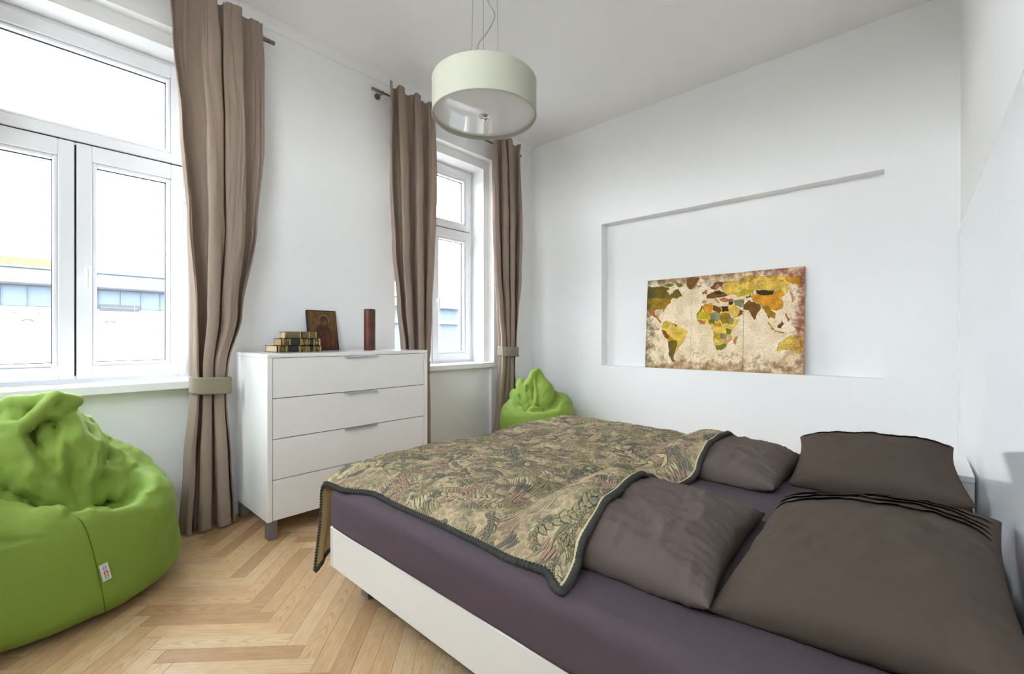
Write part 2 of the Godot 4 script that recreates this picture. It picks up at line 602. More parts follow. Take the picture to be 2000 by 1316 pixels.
func floor_boards() -> void:
	var base := struct("floor", bx(v3(-3.76, -0.2, WZ - 0.3), v3(RX + 0.3, -0.015, FZ + 0.2)), M.subfloor, "oak herringbone parquet floor")
	var woods := []
	var tints := [Color(1, 1, 1), Color(0.95, 0.92, 0.89), Color(1.0, 0.98, 0.94), Color(0.88, 0.83, 0.78)]
	for k in 6:
		var tex := oak_image(11 + k * 7, k % 3 == 0)
		for c in tints:
			var m := mk(c, 0.36, 0.42)
			m.albedo_texture = tex
			woods.append(m)
	var L := 0.5
	var W := 0.0697
	var U := v3(-1, 0, 1) / sqrt(2.0)
	var V := v3(-1, 0, -1) / sqrt(2.0)
	var org := U * 0.973 + V * 1.8975
	var rim := PackedVector2Array([Vector2(WX - 0.02, WZ + 0.001), Vector2(RX - 0.001, WZ + 0.001), Vector2(RX - 0.001, FZ - 0.001), Vector2(WX - 0.02, FZ - 0.001)])
	var boards := []
	for strip in range(-9, 10):
		for k in range(-70, 71):
			for b in 2:
				var u0 := k * W + strip * L
				var v0 := k * W - strip * L
				var lo := Vector2(u0, v0) if b == 0 else Vector2(u0, v0 + W)
				var hi := lo + (Vector2(L, W) if b == 0 else Vector2(W, L))
				var e := 0.00035
				var q := PackedVector2Array()
				for c in [[lo.x + e, lo.y + e], [hi.x - e, lo.y + e], [hi.x - e, hi.y - e], [lo.x + e, hi.y - e]]:
					var s: Vector3 = org + U * c[0] + V * c[1]
					q.append(Vector2(s.x, s.z))
				var cc := (q[0] + q[2]) / 2
				if cc.x < WX - 0.4 or cc.x > RX + 0.4 or cc.y < WZ - 0.4 or cc.y > FZ + 0.4:
					continue
				var cut := Geometry2D.intersect_polygons(q, rim)
				if cut.is_empty():
					continue
				boards.append({"q": cut[0], "whole": cut[0].size() == 4 and absf(area(cut[0]) - area(q)) < 1e-5, "b": b, "lo": lo, "c": cc})
	# those that show: near the middle of the visible floor first
	boards.sort_custom(func(a, c): return (a.c as Vector2).distance_squared_to(Vector2(-1.9, -0.75)) < (c.c as Vector2).distance_squared_to(Vector2(-1.9, -0.75)))
	var rest := Geo.new()
	var n := 0
	for d in boards:
		var g: Geo = Geo.new() if n < 290 else rest
		var lo: Vector2 = d.lo
		var top := []
		var uv := []
		var bev := 0.0007
		var mid := Vector2.ZERO
		for p in d.q:
			mid += p
		mid /= d.q.size()
		var low := []
		var y: float = rng.randf_range(-0.0002, 0.0002) - 0.0003
		for p: Vector2 in d.q:
			var s := v3(p.x, 0, p.y) - org
			var uu := s.dot(U) - lo.x
			var vv := s.dot(V) - lo.y
			var along := uu if d.b == 0 else vv
			var across := vv if d.b == 0 else uu
			uv.append(Vector2(along / L, clampf(across / W, 0.01, 0.99)))
			var inn := (mid - p).normalized() * bev * 1.4
			top.append(v3(p.x + inn.x, y, p.y + inn.y))
			low.append(v3(p.x, y - bev, p.y))
		g.poly(top, Vector3.UP, uv)
		var cnt: int = top.size()
		for k in cnt:
			var k1: int = (k + 1) % cnt
			var out: Vector3 = (low[k] + low[k1]) / 2.0 - v3(mid.x, 0, mid.y)
			out.y = 0.001
			g.poly([top[k], top[k1], low[k1], low[k]], out.normalized() * 0.5 + Vector3.UP, [uv[k], uv[k1], uv[k1], uv[k]])
			g.poly([low[k], low[k1], low[k1] - v3(0, 0.014, 0), low[k] - v3(0, 0.014, 0)], out, [uv[k], uv[k1], uv[k1], uv[k]])
		if n < 290:
			part("board", g, woods[rng.randi() % woods.size()], base)
		n += 1
	var o := part("remaining_boards", rest, woods[4], base)
	o.set_meta("kind", "stuff")
	o.set_meta("label", "oak parquet boards further off and under the furniture")


func area(q: PackedVector2Array) -> float:
	var s := 0.0
	for i in q.size():
		s += q[i].cross(q[(i + 1) % q.size()])
	return absf(s) / 2


# ---------------------------------------------------------------- bed
func rounded_slab(g: Geo, lo: Vector3, hi: Vector3, r: float, f: FastNoiseLite, amp: float) -> void:
	# mattress-like block: closed surface with rounded edges and a slightly uneven cover
	var nu := 140
	var rows := []
	var steps := 7
	# profile from the bottom centre to the top centre: inset from the outline and height
	rows.append([1.0, lo.y])
	for k in steps:
		var a := PI / 2 * k / (steps - 1)
		rows.append([-1, r * 0.5 * (1 - sin(a)), lo.y + r * 0.5 * (1 - cos(a))])
	for k in range(1, 6):
		rows.append([-1, 0.0, lerpf(lo.y + r * 0.5, hi.y - r, k / 6.0)])
	for k in steps:
		var a := PI / 2 * k / (steps - 1)
		rows.append([-1, r * (1 - cos(a)), hi.y - r + r * sin(a)])
	for k in range(1, 12):
		rows.append([k / 12.0, hi.y])
	rows.append([1.0, hi.y])
	var p := PackedVector3Array()
	var c := (lo + hi) / 2
	var hx := (hi.x - lo.x) / 2
	var hz := (hi.z - lo.z) / 2
	for row in rows:
		for i in nu:
			# walk round the rectangle
			var s := 4.0 * i / nu
			var side := int(s)
			var f0 := s - side
			var q: Vector2 = [Vector2(-1 + 2 * f0, -1), Vector2(1, -1 + 2 * f0), Vector2(1 - 2 * f0, 1), Vector2(-1, 1 - 2 * f0)][side]
			var y: float
			var x: float
			var z: float
			var corner := 0.05
			if row.size() == 3:
				x = clampf(q.x * hx, -hx + corner, hx - corner)
				z = clampf(q.y * hz, -hz + corner, hz - corner)
				var d := Vector2(q.x * hx - x, q.y * hz - z)
				d = d.normalized() * (corner - row[1]) if d.length() > 1e-6 else d
				if absf(q.x) == 1 and absf(z) < hz - corner - 1e-6:
					d = Vector2(q.x * (corner - row[1]), 0)
				if absf(q.y) == 1 and absf(x) < hx - corner - 1e-6:
					d = Vector2(0, q.y * (corner - row[1]))
				x += d.x
				z += d.y
				y = row[2]
			else:
				var k: float = 1.0 - row[0]
				x = q.x * (hx - r) * k
				z = q.y * (hz - r) * k
				y = row[1]
			var w := v3(c.x + x, y, c.z + z)
			if row.size() == 3 or row[1] == hi.y:
				var e := f.get_noise_3d(w.x * 2.0, w.y * 9.0, w.z * 2.0) * amp
				var out := v3(x / hx, 0, z / hz)
				if row.size() == 3 and row[2] < hi.y - r:
					w += out.normalized() * e
				elif row.size() != 3 or row[2] > hi.y - 0.002:
					w.y += minf(e, 0.0)
			p.append(w)
	g.grid(nu, rows.size(), p, PackedVector2Array(), true, true)


const PA := {"x": -0.665, "z": -1.37, "a": 0.298, "b": 0.345, "y": 0.535, "t": 0.105, "turn": 0.06}
const PB := {"x": -0.69, "z": -2.36, "a": 0.28, "b": 0.31, "y": 0.535, "t": 0.10, "turn": -0.05}


func pillow_height(d: Dictionary, x: float, z: float) -> float:
	var p := Vector2(x - d.x, z - d.z).rotated(d.turn)
	var u: float = clampf(p.x / d.a, -1, 1)
	var v: float = clampf(p.y / d.b, -1, 1)
	var k := (1 - u * u) * (1 - v * v)
	return d.y + d.t * pow(maxf(k, 0.0), 0.4) if k > 0 else 0.0


class Pillow:
	var a := 0.3
	var b := 0.3
	var t := 0.1
	var place := Transform3D()
	var f := FastNoiseLite.new()
	var rf := FastNoiseLite.new()
	var wrinkle := 0.006
	var floor_y := 0.0
	var wall_x := 9.0

	func point(u: float, v: float, side: float, lift := 0.0) -> Vector3:
		var k := maxf((1 - u * u) * (1 - v * v), 0.0)
		var x := a * u * (1.0 - 0.075 * (1 - v * v) * u * u)
		var z := b * v * (1.0 - 0.065 * (1 - u * u) * v * v)
		var y := t * pow(k, 0.40)
		# creases that run in from the seams, and soft ones across the middle
		var edge_u := exp(-(1 - absf(u)) * 5.0)
		var edge_v := exp(-(1 - absf(v)) * 5.0)
		var inside := pow(k, 0.3)
		var cr := edge_u * f.get_noise_2d(u * 1.2, v * 13.0) + edge_v * f.get_noise_2d(u * 13.0, v * 1.2 + 40.0)
		y += inside * wrinkle * (1.6 * cr + 0.5 * f.get_noise_2d(u * 3.0, v * 3.0) + 0.9 * (rf.get_noise_2d(u * 1.1 + v * 0.7 + 5.0, v * 1.0 - u * 0.5) - 0.3) + 0.45 * rf.get_noise_2d(u * 3.0 + v * 1.2, v * 2.2 + 11.0))
		var w := place * Vector3(x, (y + lift * inside) * side, z)
		w.y = maxf(w.y, floor_y)
		w.x = minf(w.x, wall_x)
		return w


func make_pillow(label: String, group: String, m: Material, a: float, b: float, t: float, place: Transform3D, seed_: int, wrinkle: float, tucks: Array) -> void:
	var q := Pillow.new()
	q.a = a
	q.b = b
	q.t = t
	q.place = place
	q.wrinkle = wrinkle
	q.floor_y = MT + 0.002
	q.wall_x = 0.19
	q.f.seed = seed_
	q.f.frequency = 1.0
	q.f.fractal_octaves = 3
	q.rf.seed = seed_ + 9
	q.rf.frequency = 1.0
	q.rf.fractal_type = FastNoiseLite.FRACTAL_RIDGED
	q.rf.fractal_octaves = 2
	var n := 101
	var g := Geo.new()
	for side in [1.0, -1.0]:
		var p := PackedVector3Array()
		for j in n:
			for i in n:
				p.append(q.point(sin(PI / 2 * (2.0 * i / (n - 1) - 1.0)), sin(PI / 2 * (2.0 * j / (n - 1) - 1.0)), side))
		g.grid(n, n, p, PackedVector2Array(), side > 0)
	var o := thing("pillow", label, "pillow", v3(place.origin.x, MT, place.origin.z), group)
	part("case", g, m, o)
	# stitched tucks: narrow flaps of cloth along the far seam, open towards the middle
	for c in tucks:
		var top := PackedVector3Array()
		var low := PackedVector3Array()
		var nu := 70
		for j in 5:
			var s := j / 4.0
			for i in nu:
				var u := lerpf(-0.95, 0.95, float(i) / (nu - 1))
				var v: float = clampf(c + 0.05 * u - 0.10 * (1.0 - s), -0.99, 0.99)
				top.append(q.point(u, v, 1.0, lerpf(0.0004, 0.011, s)))
				low.append(q.point(u, v, 1.0, lerpf(-0.0011, 0.0095, s)))
		var h := Geo.new()
		h.grid(nu, 5, top, PackedVector2Array(), true)
		h.grid(nu, 5, low, PackedVector2Array(), false)
		for i in nu - 1:
			h.poly([top[4 * nu + i], top[4 * nu + i + 1], low[4 * nu + i + 1], low[4 * nu + i]], v3(0, 0.2, 1))
		part("tuck", h, m, o)


func quilt_near(x: float) -> float:
	return table([[-1.97, -0.884], [-1.80, -0.895], [-1.63, -0.960], [-1.44, -0.950], [-1.23, -0.955], [-1.01, -0.950], [-0.87, -0.942], [-0.75, -0.955], [-0.67, -0.915]], x)


func quilt_top(x: float, z: float, f: FastNoiseLite) -> float:
	var d := quilt_near(x) - z
	var d2 := z + 2.74
	var rise := 1.0 - exp(-maxf(d, 0.0) / 0.075)
	var fx := smoothstep(-0.76, -1.15, x)
	var y := 0.509 + 0.068 * rise * fx * (1.0 - 0.30 * exp(-pow((z + 1.86) / 0.16, 2.0)))
	for d_ in [PA, PB]:
		var q := Vector2(x - d_.x, z - d_.z).rotated(d_.turn)
		var o := Vector2(maxf(absf(q.x) - d_.a * 0.55, 0.0), maxf(absf(q.y) - d_.b * 0.42, 0.0)).length()
		y = smax(y, d_.y + d_.t + 0.012 - 0.72 * (sqrt(o * o + 0.0036) - 0.06), 0.03)
		y = smax(y, pillow_height(d_, x, z) + 0.010, 0.012)
	y += 0.007 * f.get_noise_2d(x * 2.2, z * 2.2) * rise + 0.0045 * f.get_noise_2d(x * 6.0 + 30, z * 6.0) * rise
	# two long soft folds across the far half
	for k in [[-1.75, -2.42, -1.38, -2.05, 0.014], [-1.30, -2.35, -1.02, -1.85, 0.010], [-1.80, -1.75, -1.35, -1.95, -0.010]]:
		var a := Vector2(k[0], k[1])
		var b := Vector2(k[2], k[3])
		var q := Geometry2D.get_closest_point_to_segment(Vector2(x, z), a, b)
		y += k[4] * exp(-q.distance_squared_to(Vector2(x, z)) / 0.0016)
	return y


func tapestry() -> Array:
	var n := 1280
	var big := FastNoiseLite.new()
	big.seed = 4
	big.frequency = 0.006
	big.fractal_octaves = 5
	var im1 := big.get_image(n, n)
	big.seed = 19
	big.frequency = 0.004
	var im2 := big.get_image(n, n)
	big.seed = 33
	big.frequency = 0.035
	big.fractal_type = FastNoiseLite.FRACTAL_RIDGED
	big.fractal_octaves = 2
	big.domain_warp_enabled = true
	big.domain_warp_amplitude = 40.0
	big.domain_warp_frequency = 0.01
	var im3 := big.get_image(n, n)
	im1.convert(Image.FORMAT_L8)
	im2.convert(Image.FORMAT_L8)
	im3.convert(Image.FORMAT_L8)
	var a := im1.get_data()
	var b := im2.get_data()
	var c := im3.get_data()
	var col := PackedByteArray()
	var hgt := PackedByteArray()
	col.resize(n * n * 3)
	hgt.resize(n * n)
	var rib := PackedFloat32Array()
	for k in 64:
		rib.append(10.0 * sin(k * TAU / 6.4))
	for y in n:
		for x in n:
			var i := y * n + x
			var d := clampf((b[i] - 120.0) / 60.0, 0.0, 1.0)
			var e := clampf((a[i] - 115.0) / 45.0, 0.0, 1.0)
			var s := clampf((c[i] - 95.0) / 110.0, 0.0, 1.0)
			var r := 186.0 - 14.0 * d - 22.0 * (1.0 - e) - 34.0 * (1.0 - s)
			var g := 167.0 - 10.0 * d - 19.0 * (1.0 - e) - 31.0 * (1.0 - s)
			var l := 132.0 - 10.0 * d - 13.0 * (1.0 - e) - 24.0 * (1.0 - s)
			col[i * 3] = int(r)
			col[i * 3 + 1] = int(g)
			col[i * 3 + 2] = int(l)
			hgt[i] = int(50.0 + 95.0 * s + rib[(x * 2 + y * 7) & 63])
	var pal := [Color8(206, 192, 152), Color8(164, 154, 118), Color8(138, 134, 114), Color8(182, 150, 128), Color8(128, 124, 110), Color8(194, 176, 140), Color8(152, 144, 114)]
	var r2 := RandomNumberGenerator.new()
	r2.seed = 77
	# scrolls: nested curved cords
	for sc in 26:
		var cx := r2.randf() * n
		var cy := r2.randf() * n
		var a0 := r2.randf() * TAU
		var turn := r2.randf_range(1.6, 3.4)
		var tone: Color = pal[r2.randi() % pal.size()]
		for ring_ in r2.randi_range(3, 7):
			var rad := 34.0 + ring_ * r2.randf_range(13.0, 17.0)
			var steps := int(rad * turn / 9.0)
			for k in steps:
				var aa := a0 + turn * k / steps
				leaf(col, hgt, n, cx + cos(aa) * rad, cy + sin(aa) * rad * 0.8, aa + PI / 2, 15.0, 3.6, tone)
	# runs of long combed strokes between the leaves
	for k in 330:
		var px := r2.randf() * n
		var py := r2.randf() * n
		var dir := 0.5 + 0.9 * sin(px * 0.006 + 1.0) + 0.8 * cos(py * 0.005)
		var tone: Color = pal[r2.randi() % pal.size()]
		for q in r2.randi_range(4, 8):
			leaf(col, hgt, n, px - sin(dir) * q * 9.0, py + cos(dir) * q * 9.0, dir + r2.randf_range(-0.15, 0.15), r2.randf_range(34, 70), r2.randf_range(2.6, 4.2), tone)
	# fronds of leaves, woven proud of the ground
	for fr in 620:
		var px := r2.randf() * n
		var py := r2.randf() * n
		var dir := r2.randf() * TAU
		var bend := r2.randf_range(-0.25, 0.25)
		var size := r2.randf_range(0.35, 0.72) * (2.3 if fr % 19 == 0 else 1.0)
		var main: Color = pal[r2.randi() % pal.size()]
		var count := r2.randi_range(6, 12)
		for k in count:
			px += cos(dir) * 15.0 * size
			py += sin(dir) * 15.0 * size
			dir += bend
			for side in [-1.0, 1.0]:
				var tone: Color = main if r2.randf() < 0.8 else pal[r2.randi() % pal.size()]
				leaf(col, hgt, n, px, py, dir + side * r2.randf_range(0.5, 0.95), r2.randf_range(20, 34) * size, r2.randf_range(5, 8) * size, tone)
	# cream band along the hems
	for y in n:
		for x in n:
			var m := mini(n - 1 - x, mini(y, n - 1 - y) * 2)
			if m < 13:
				var i := y * n + x
				col[i * 3] = 188
				col[i * 3 + 1] = 176
				col[i * 3 + 2] = 140
				hgt[i] = int(120 + 60 * sin(m * PI / 13.0))
			elif m < 16:
				hgt[y * n + x] = 20
	return [ImageTexture.create_from_image(Image.create_from_data(n, n, false, Image.FORMAT_RGB8, col)), ImageTexture.create_from_image(Image.create_from_data(n, n, false, Image.FORMAT_L8, hgt)), hgt]


func leaf(col: PackedByteArray, hgt: PackedByteArray, n: int, px: float, py: float, dir: float, ln: float, wd: float, tone: Color) -> void:
	var c := cos(dir)
	var s := sin(dir)
	var mx := px + c * ln * 0.5
	var my := py + s * ln * 0.5
	var ex := absf(c) * ln * 0.5 + absf(s) * wd + 2
	var ey := absf(s) * ln * 0.5 + absf(c) * wd + 2
	for y in range(maxi(0, int(my - ey)), mini(n, int(my + ey))):
		for x in range(maxi(0, int(mx - ex)), mini(n, int(mx + ex))):
			var al := ((x - px) * c + (y - py) * s) / ln
			if al < 0.0 or al > 1.0:
				continue
			var ac := absf((y - py) * c - (x - px) * s) / (wd * sin(PI * pow(al, 0.8)) + 0.6)
			if ac > 1.25:
				continue
			var i := y * n + x
			if ac > 0.95:
				col[i * 3] = int(col[i * 3] * 0.60)
				col[i * 3 + 1] = int(col[i * 3 + 1] * 0.61)
				col[i * 3 + 2] = int(col[i * 3 + 2] * 0.65)
				hgt[i] = 25
			else:
				var k := 0.9 + 0.1 * sin(al * ln * 1.3) - (0.12 if ac < 0.12 else 0.0)
				col[i * 3] = int(tone.r8 * k)
				col[i * 3 + 1] = int(tone.g8 * k)
				col[i * 3 + 2] = int(tone.b8 * k)
				hgt[i] = int(110 + 120 * sqrt(1.0 - ac * ac * 0.98) + 14 * sin(al * ln * 1.3))


func bed() -> void:
	var t := thing("bed", "white lacquered double bed frame on grey block legs", "bed", v3(-0.86, 0, -1.8))
	part("side_rail", bx(v3(-1.88, 0.145, -0.925), v3(0.17, 0.3185, -0.9), 0.003), M.bed_white, t)
	part("side_rail", bx(v3(-1.88, 0.145, -2.70), v3(0.17, 0.3185, -2.675), 0.003), M.bed_white, t)
	part("foot_board", bx(v3(-1.905, 0.145, -2.70), v3(-1.8805, 0.3185, -0.9), 0.003), M.bed_white, t)
	part("slatted_base", bx(v3(-1.875, 0.24, -2.67), v3(0.17, 0.318, -0.93), 0.004), M.subfloor, t)
	for x in [-1.80, -0.05]:
		for z in [-1.035, -2.58]:
			part("leg", bx(v3(x - 0.03, 0.0, z - 0.03), v3(x + 0.03, 0.24, z + 0.03), 0.003), M.leg, t)

	var f := FastNoiseLite.new()
	f.seed = 8
	f.frequency = 1.3
	var g := Geo.new()
	rounded_slab(g, v3(-1.912, 0.319, -1.796), v3(0.165, MT, -0.888), 0.045, f, 0.006)
	var m := obj("mattress", g, M.sheet)
	tag(m, "near mattress in a purple brown fitted sheet", "mattress", "mattresses")
	g = Geo.new()
	rounded_slab(g, v3(-1.912, 0.319, -2.71), v3(0.165, MT, -1.802), 0.045, f, 0.006)
	m = obj("mattress", g, M.sheet)
	tag(m, "far mattress in a purple brown fitted sheet, towards the niche wall", "mattress", "mattresses")

	# pillows
	for d in [[PA, "near brown pillow half under the tapestry bedspread", 5], [PB, "far brown pillow half under the tapestry bedspread", 15]]:
		var q: Dictionary = d[0]
		make_pillow(d[1], "pillows tucked under the bedspread", M.pillow_violet, q.a, q.b, q.t, Transform3D(Basis(Vector3.UP, q.turn), v3(q.x, q.y, q.z)), d[2], 0.014, [])
	make_pillow("near brown pillow with stitched tucks leaning against the glossy panel", "pillows at the head of the bed", M.pillow, 0.262, 0.36, 0.105, Transform3D(Basis(Vector3.UP, -0.03) * Basis(Vector3.BACK, 0.13) * Basis(Vector3.RIGHT, 0.10), v3(-0.095, 0.578, -1.43)), 25, 0.007, [-0.42, -0.54, -0.66, -0.78])
	make_pillow("far brown pillow with stitched tucks at the head of the bed", "pillows at the head of the bed", M.pillow, 0.285, 0.245, 0.10, Transform3D(Basis(Vector3.UP, 0.06) * Basis(Vector3.BACK, 0.06) * Basis(Vector3.RIGHT, 0.24), v3(-0.145, 0.588, -2.49)), 35, 0.007, [-0.72, -0.86])


func bedspread() -> void:
	var t := thing("bedspread", "woven tapestry bedspread with leaf pattern and dark binding over the bed", "bedspread", v3(-1.3, MT, -1.8))
	var f := FastNoiseLite.new()
	f.seed = 21
	f.frequency = 1.0
	f.fractal_octaves = 3
	var nv := 300
	var hang := 40
	var bend := 12
	var flat := 230
	var nu := hang + bend + flat
	var p := PackedVector3Array()
	var uv := PackedVector2Array()
	var total := 0.40 + 0.07 + 1.22
	for j in nv:
		var b := float(j) / (nv - 1)
		for i in nu:
			var w: Vector3
			var arc: float
			var z_at := func(x: float) -> float:
				return lerpf(quilt_near(x), -2.745, b)
			if i < hang:
				var k := float(i) / hang
				arc = 0.40 * k
				var z: float = z_at.call(-1.95)
				var top := quilt_top(-1.9, z, f) - 0.05
				var low := 0.115 + 0.02 * sin(b * 17.0) + 0.05 * smoothstep(0.0, 0.04, b)
				var out := 0.018 * sin(b * 24.0 + 0.5) * (1.0 - k) + 0.012 * (1.0 - k) * sin(k * 5.0)
				w = v3(-1.968 - out * (1.0 if b > 0.02 else 0.6) + 0.006 * k, lerpf(low, top, k), z + (0.025 * pow(1.0 - k, 2.0) * (1.0 - b) if b < 0.5 else 0.0))
			elif i < hang + bend:
				var k := float(i - hang) / bend
				arc = 0.40 + 0.07 * k
				var z: float = z_at.call(-1.93)
				var top := quilt_top(-1.9, z, f)
				var a := PI / 2 * k
				w = v3(-1.962 + 0.055 * (1 - cos(a)), top - 0.05 + 0.05 * sin(a), z)
			else:
				var k := float(i - hang - bend) / (flat - 1)
				arc = 0.47 + 1.22 * k
				var z0: float = lerpf(-0.92, -2.74, b)
				# the hem by the pillows wanders
				var end := table([[-2.74, -0.67], [-2.6, -0.735], [-2.39, -0.74], [-2.2, -0.735], [-2.05, -0.73], [-1.9, -0.76], [-1.64, -0.765], [-1.45, -0.745], [-1.23, -0.71], [-1.05, -0.685], [-0.9, -0.662]], z0)
				var x := lerpf(-1.907, end, k)
				var z: float = z_at.call(x)
				w = v3(x, quilt_top(x, z, f), z)
			# far hem falls over the edge of the bed
			if b > 0.965:
				w.y -= 0.09 * (b - 0.965) / 0.035
			p.append(w)
			uv.append(Vector2(arc / total, 1.0 - b))
	# even the pattern out where the cloth climbs over a pillow
	for i in nu:
		var run_ := PackedFloat32Array([0.0])
		for j in range(1, nv):
			run_.append(run_[j - 1] + p[j * nu + i].distance_to(p[(j - 1) * nu + i]))
		for j in nv:
			uv[j * nu + i].y = 1.0 - run_[j] / run_[nv - 1]
	var maps := tapestry()
	var m := mk(Color(1, 1, 1), 0.92, 0.1)
	m.albedo_texture = maps[0]
	m.heightmap_enabled = true
	m.heightmap_texture = maps[1]
	m.heightmap_scale = 0.45
	var g := Geo.new()
	g.grid(nu, nv, p, uv)
	# the woven pattern stands up from the cloth: blurred height of the leaves moves the surface
	var puff: PackedByteArray = maps[2]
	var raised := PackedVector3Array()
	for k in p.size():
		var tx := clampi(int(uv[k].x * 1280), 3, 1276)
		var ty := clampi(int(uv[k].y * 1280), 3, 1276)
		var sum := 0.0
		for dd in [-3, 0, 3]:
			sum += puff[(ty + dd) * 1280 + tx - 3] + puff[(ty + dd) * 1280 + tx] + puff[(ty + dd) * 1280 + tx + 3]
		raised.append(p[k] + g.n[k] * (sum / (9 * 255.0) - 0.4) * 0.007)
	var base_n := g.n.duplicate()
	g = Geo.new()
	g.grid(nu, nv, raised, uv)
	part("tapestry_face", g, m, t)
	# lining, a little under the face
	var q := PackedVector3Array()
	for k in p.size():
		q.append(p[k] - base_n[k] * 0.010)
	var l := Geo.new()
	l.grid(nu, nv, q, uv, true)
	part("lining", l, M.lining, t)
	# binding round the hem
	var loop := PackedVector3Array()
	var rad := PackedFloat32Array()
	var mid := func(k: int) -> Vector3:
		return (p[k] + q[k]) / 2.0
	for i in nu:
		loop.append(mid.call(i))
	for j in range(1, nv):
		loop.append(mid.call(j * nu + nu - 1))
	for i in range(nu - 2, -1, -1):
		loop.append(mid.call((nv - 1) * nu + i))
	for j in range(nv - 2, -1, -1):
		loop.append(mid.call(j * nu))
	# resample so that the gathers come out even
	var fine := PackedVector3Array()
	for k in loop.size() - 1:
		var steps := maxi(1, int(loop[k].distance_to(loop[k + 1]) / 0.0022))
		for s in steps:
			fine.append(loop[k].lerp(loop[k + 1], float(s) / steps))
	fine.append(loop[loop.size() - 1])
	var run := 0.0
	for k in fine.size():
		if k > 0:
			run += fine[k].distance_to(fine[k - 1])
		var gather := 0.0019 if run < 1.66 else 0.0007
		rad.append((0.0115 if run > 0.4 else 0.006) + gather * sin(run * TAU / 0.0125))
	var e := Geo.new()
	e.tube(fine, 0.011, 8, rad)
	part("binding", e, M.binding, t).set_meta("label", "dark gathered binding along the hem")


# ---------------------------------------------------------------- curtains
func curtain(label: String, keys: Array, pleats: float, seed_: int, tie_y: float) -> void:
	# keys from the top down: [y, left z, right z, x, depth of the folds]
	var t := thing("curtain", label, "curtain", v3(keys[0][3], 0, (keys[0][1] + keys[0][2]) / 2), "taupe curtains")
	var f := FastNoiseLite.new()
	f.seed = seed_
	f.frequency = 1.0
	var nu := int(pleats * 46)
	var nv := 120
	var tabs := [[], [], [], []]
	for k in range(keys.size() - 1, -1, -1):
		for c in 4:
			tabs[c].append([keys[k][0], keys[k][c + 1]])
	var p := PackedVector3Array()
	var y1: float = keys[0][0]
	var y0: float = keys[keys.size() - 1][0]
	for j in nv:
		var y := lerpf(y1, y0, float(j) / (nv - 1))
		var zl := table(tabs[0], y)
		var zr := table(tabs[1], y)
		var x0 := table(tabs[2], y)
		var amp := table(tabs[3], y)
		var heading := smoothstep(y1 - 0.09, y1 - 0.03, y)
		for i in nu:
			var s := float(i) / (nu - 1)
			var ph := TAU * (pleats * s + 0.55 * f.get_noise_2d(s * 2.6, y * 0.12 + 3.0))
			var dep := amp * (0.95 + 0.5 * f.get_noise_2d(s * 3.1 + 9.0, y * 0.2))
			var wave := cos(ph)
			# broad fronts, tight hollows
			wave = sign(wave) * pow(absf(wave), 0.8)
			var z := lerpf(zl, zr, s) - dep * 0.5 * sin(2.0 * ph) * (1.0 - heading * 0.5)
			var x := x0 + dep * wave + 0.006 * f.get_noise_2d(s * 7.0, y * 2.0)
			var yy := y
			if j == nv - 1:
				yy += 0.01 * f.get_noise_2d(s * 9.0, 1.0)
			yy += smoothstep(y1 - 0.12, y1, y) * 0.010 * cos(ph)
			p.append(v3(x, yy, z))
	# front at +x: u runs towards -z, v downwards
	var g := Geo.new()
	g.grid(nu, nv, p, PackedVector2Array(), true)
	var norm := g.n.duplicate()
	if norm[nu * 60 + 5].x + norm[nu * 60 + 15].x + norm[nu * 60 + 25].x + norm[nu * 60 + 35].x < 0:
		push_warning("curtain turned")
	var q := PackedVector3Array()
	for k in p.size():
		q.append(p[k] - norm[k] * 0.003)
	g.grid(nu, nv, q, PackedVector2Array(), false)
	for j in nv - 1:
		for i in [0, nu - 1]:
			var a: int = j * nu + i
			g.poly([p[a], p[a + nu], q[a + nu], q[a]], v3(0, 0, 1 if i == 0 else -1))
	for i in nu - 1:
		for j in [0, nv - 1]:
			var a: int = j * nu + i
			g.poly([p[a], p[a + 1], q[a + 1], q[a]], v3(0, 1 if j == 0 else -1, 0))
	part("cloth", g, M.curtain, t)
	if tie_y > 0.0:
		var b := Geo.new()
		var zl := table(tabs[0], tie_y)
		var zr := table(tabs[1], tie_y)
		var x0 := table(tabs[2], tie_y)
		var hx := table(tabs[3], tie_y) + 0.026
		var hz := absf(zr - zl) / 2 + 0.012
		var rows := [[0.0, -0.046], [0.006, -0.05], [0.009, -0.04], [0.007, 0.0], [0.009, 0.04], [0.006, 0.05], [0.0, 0.046]]
		var w := PackedVector3Array()
		for r in rows:
			for k in 64:
				var a := TAU * k / 64
				var e := 0.003 * f.get_noise_2d(cos(a) * 3.0, r[1] * 30.0 + sin(a) * 3.0)
				var ca := signf(cos(a)) * pow(absf(cos(a)), 0.7)
				var sa := signf(sin(a)) * pow(absf(sin(a)), 0.7)
				w.append(v3(x0 + ca * (hx + r[0] + e), tie_y + r[1] + 0.008 * sin(a) + 0.003 * f.get_noise_2d(a * 1.5, 3.0), (zl + zr) / 2 + sa * (hz + r[0] + e)))
		b.grid(64, rows.size(), w, PackedVector2Array(), true, true)
		part("tieback", b, M.tie, t).set_meta("label", "cloth tieback")


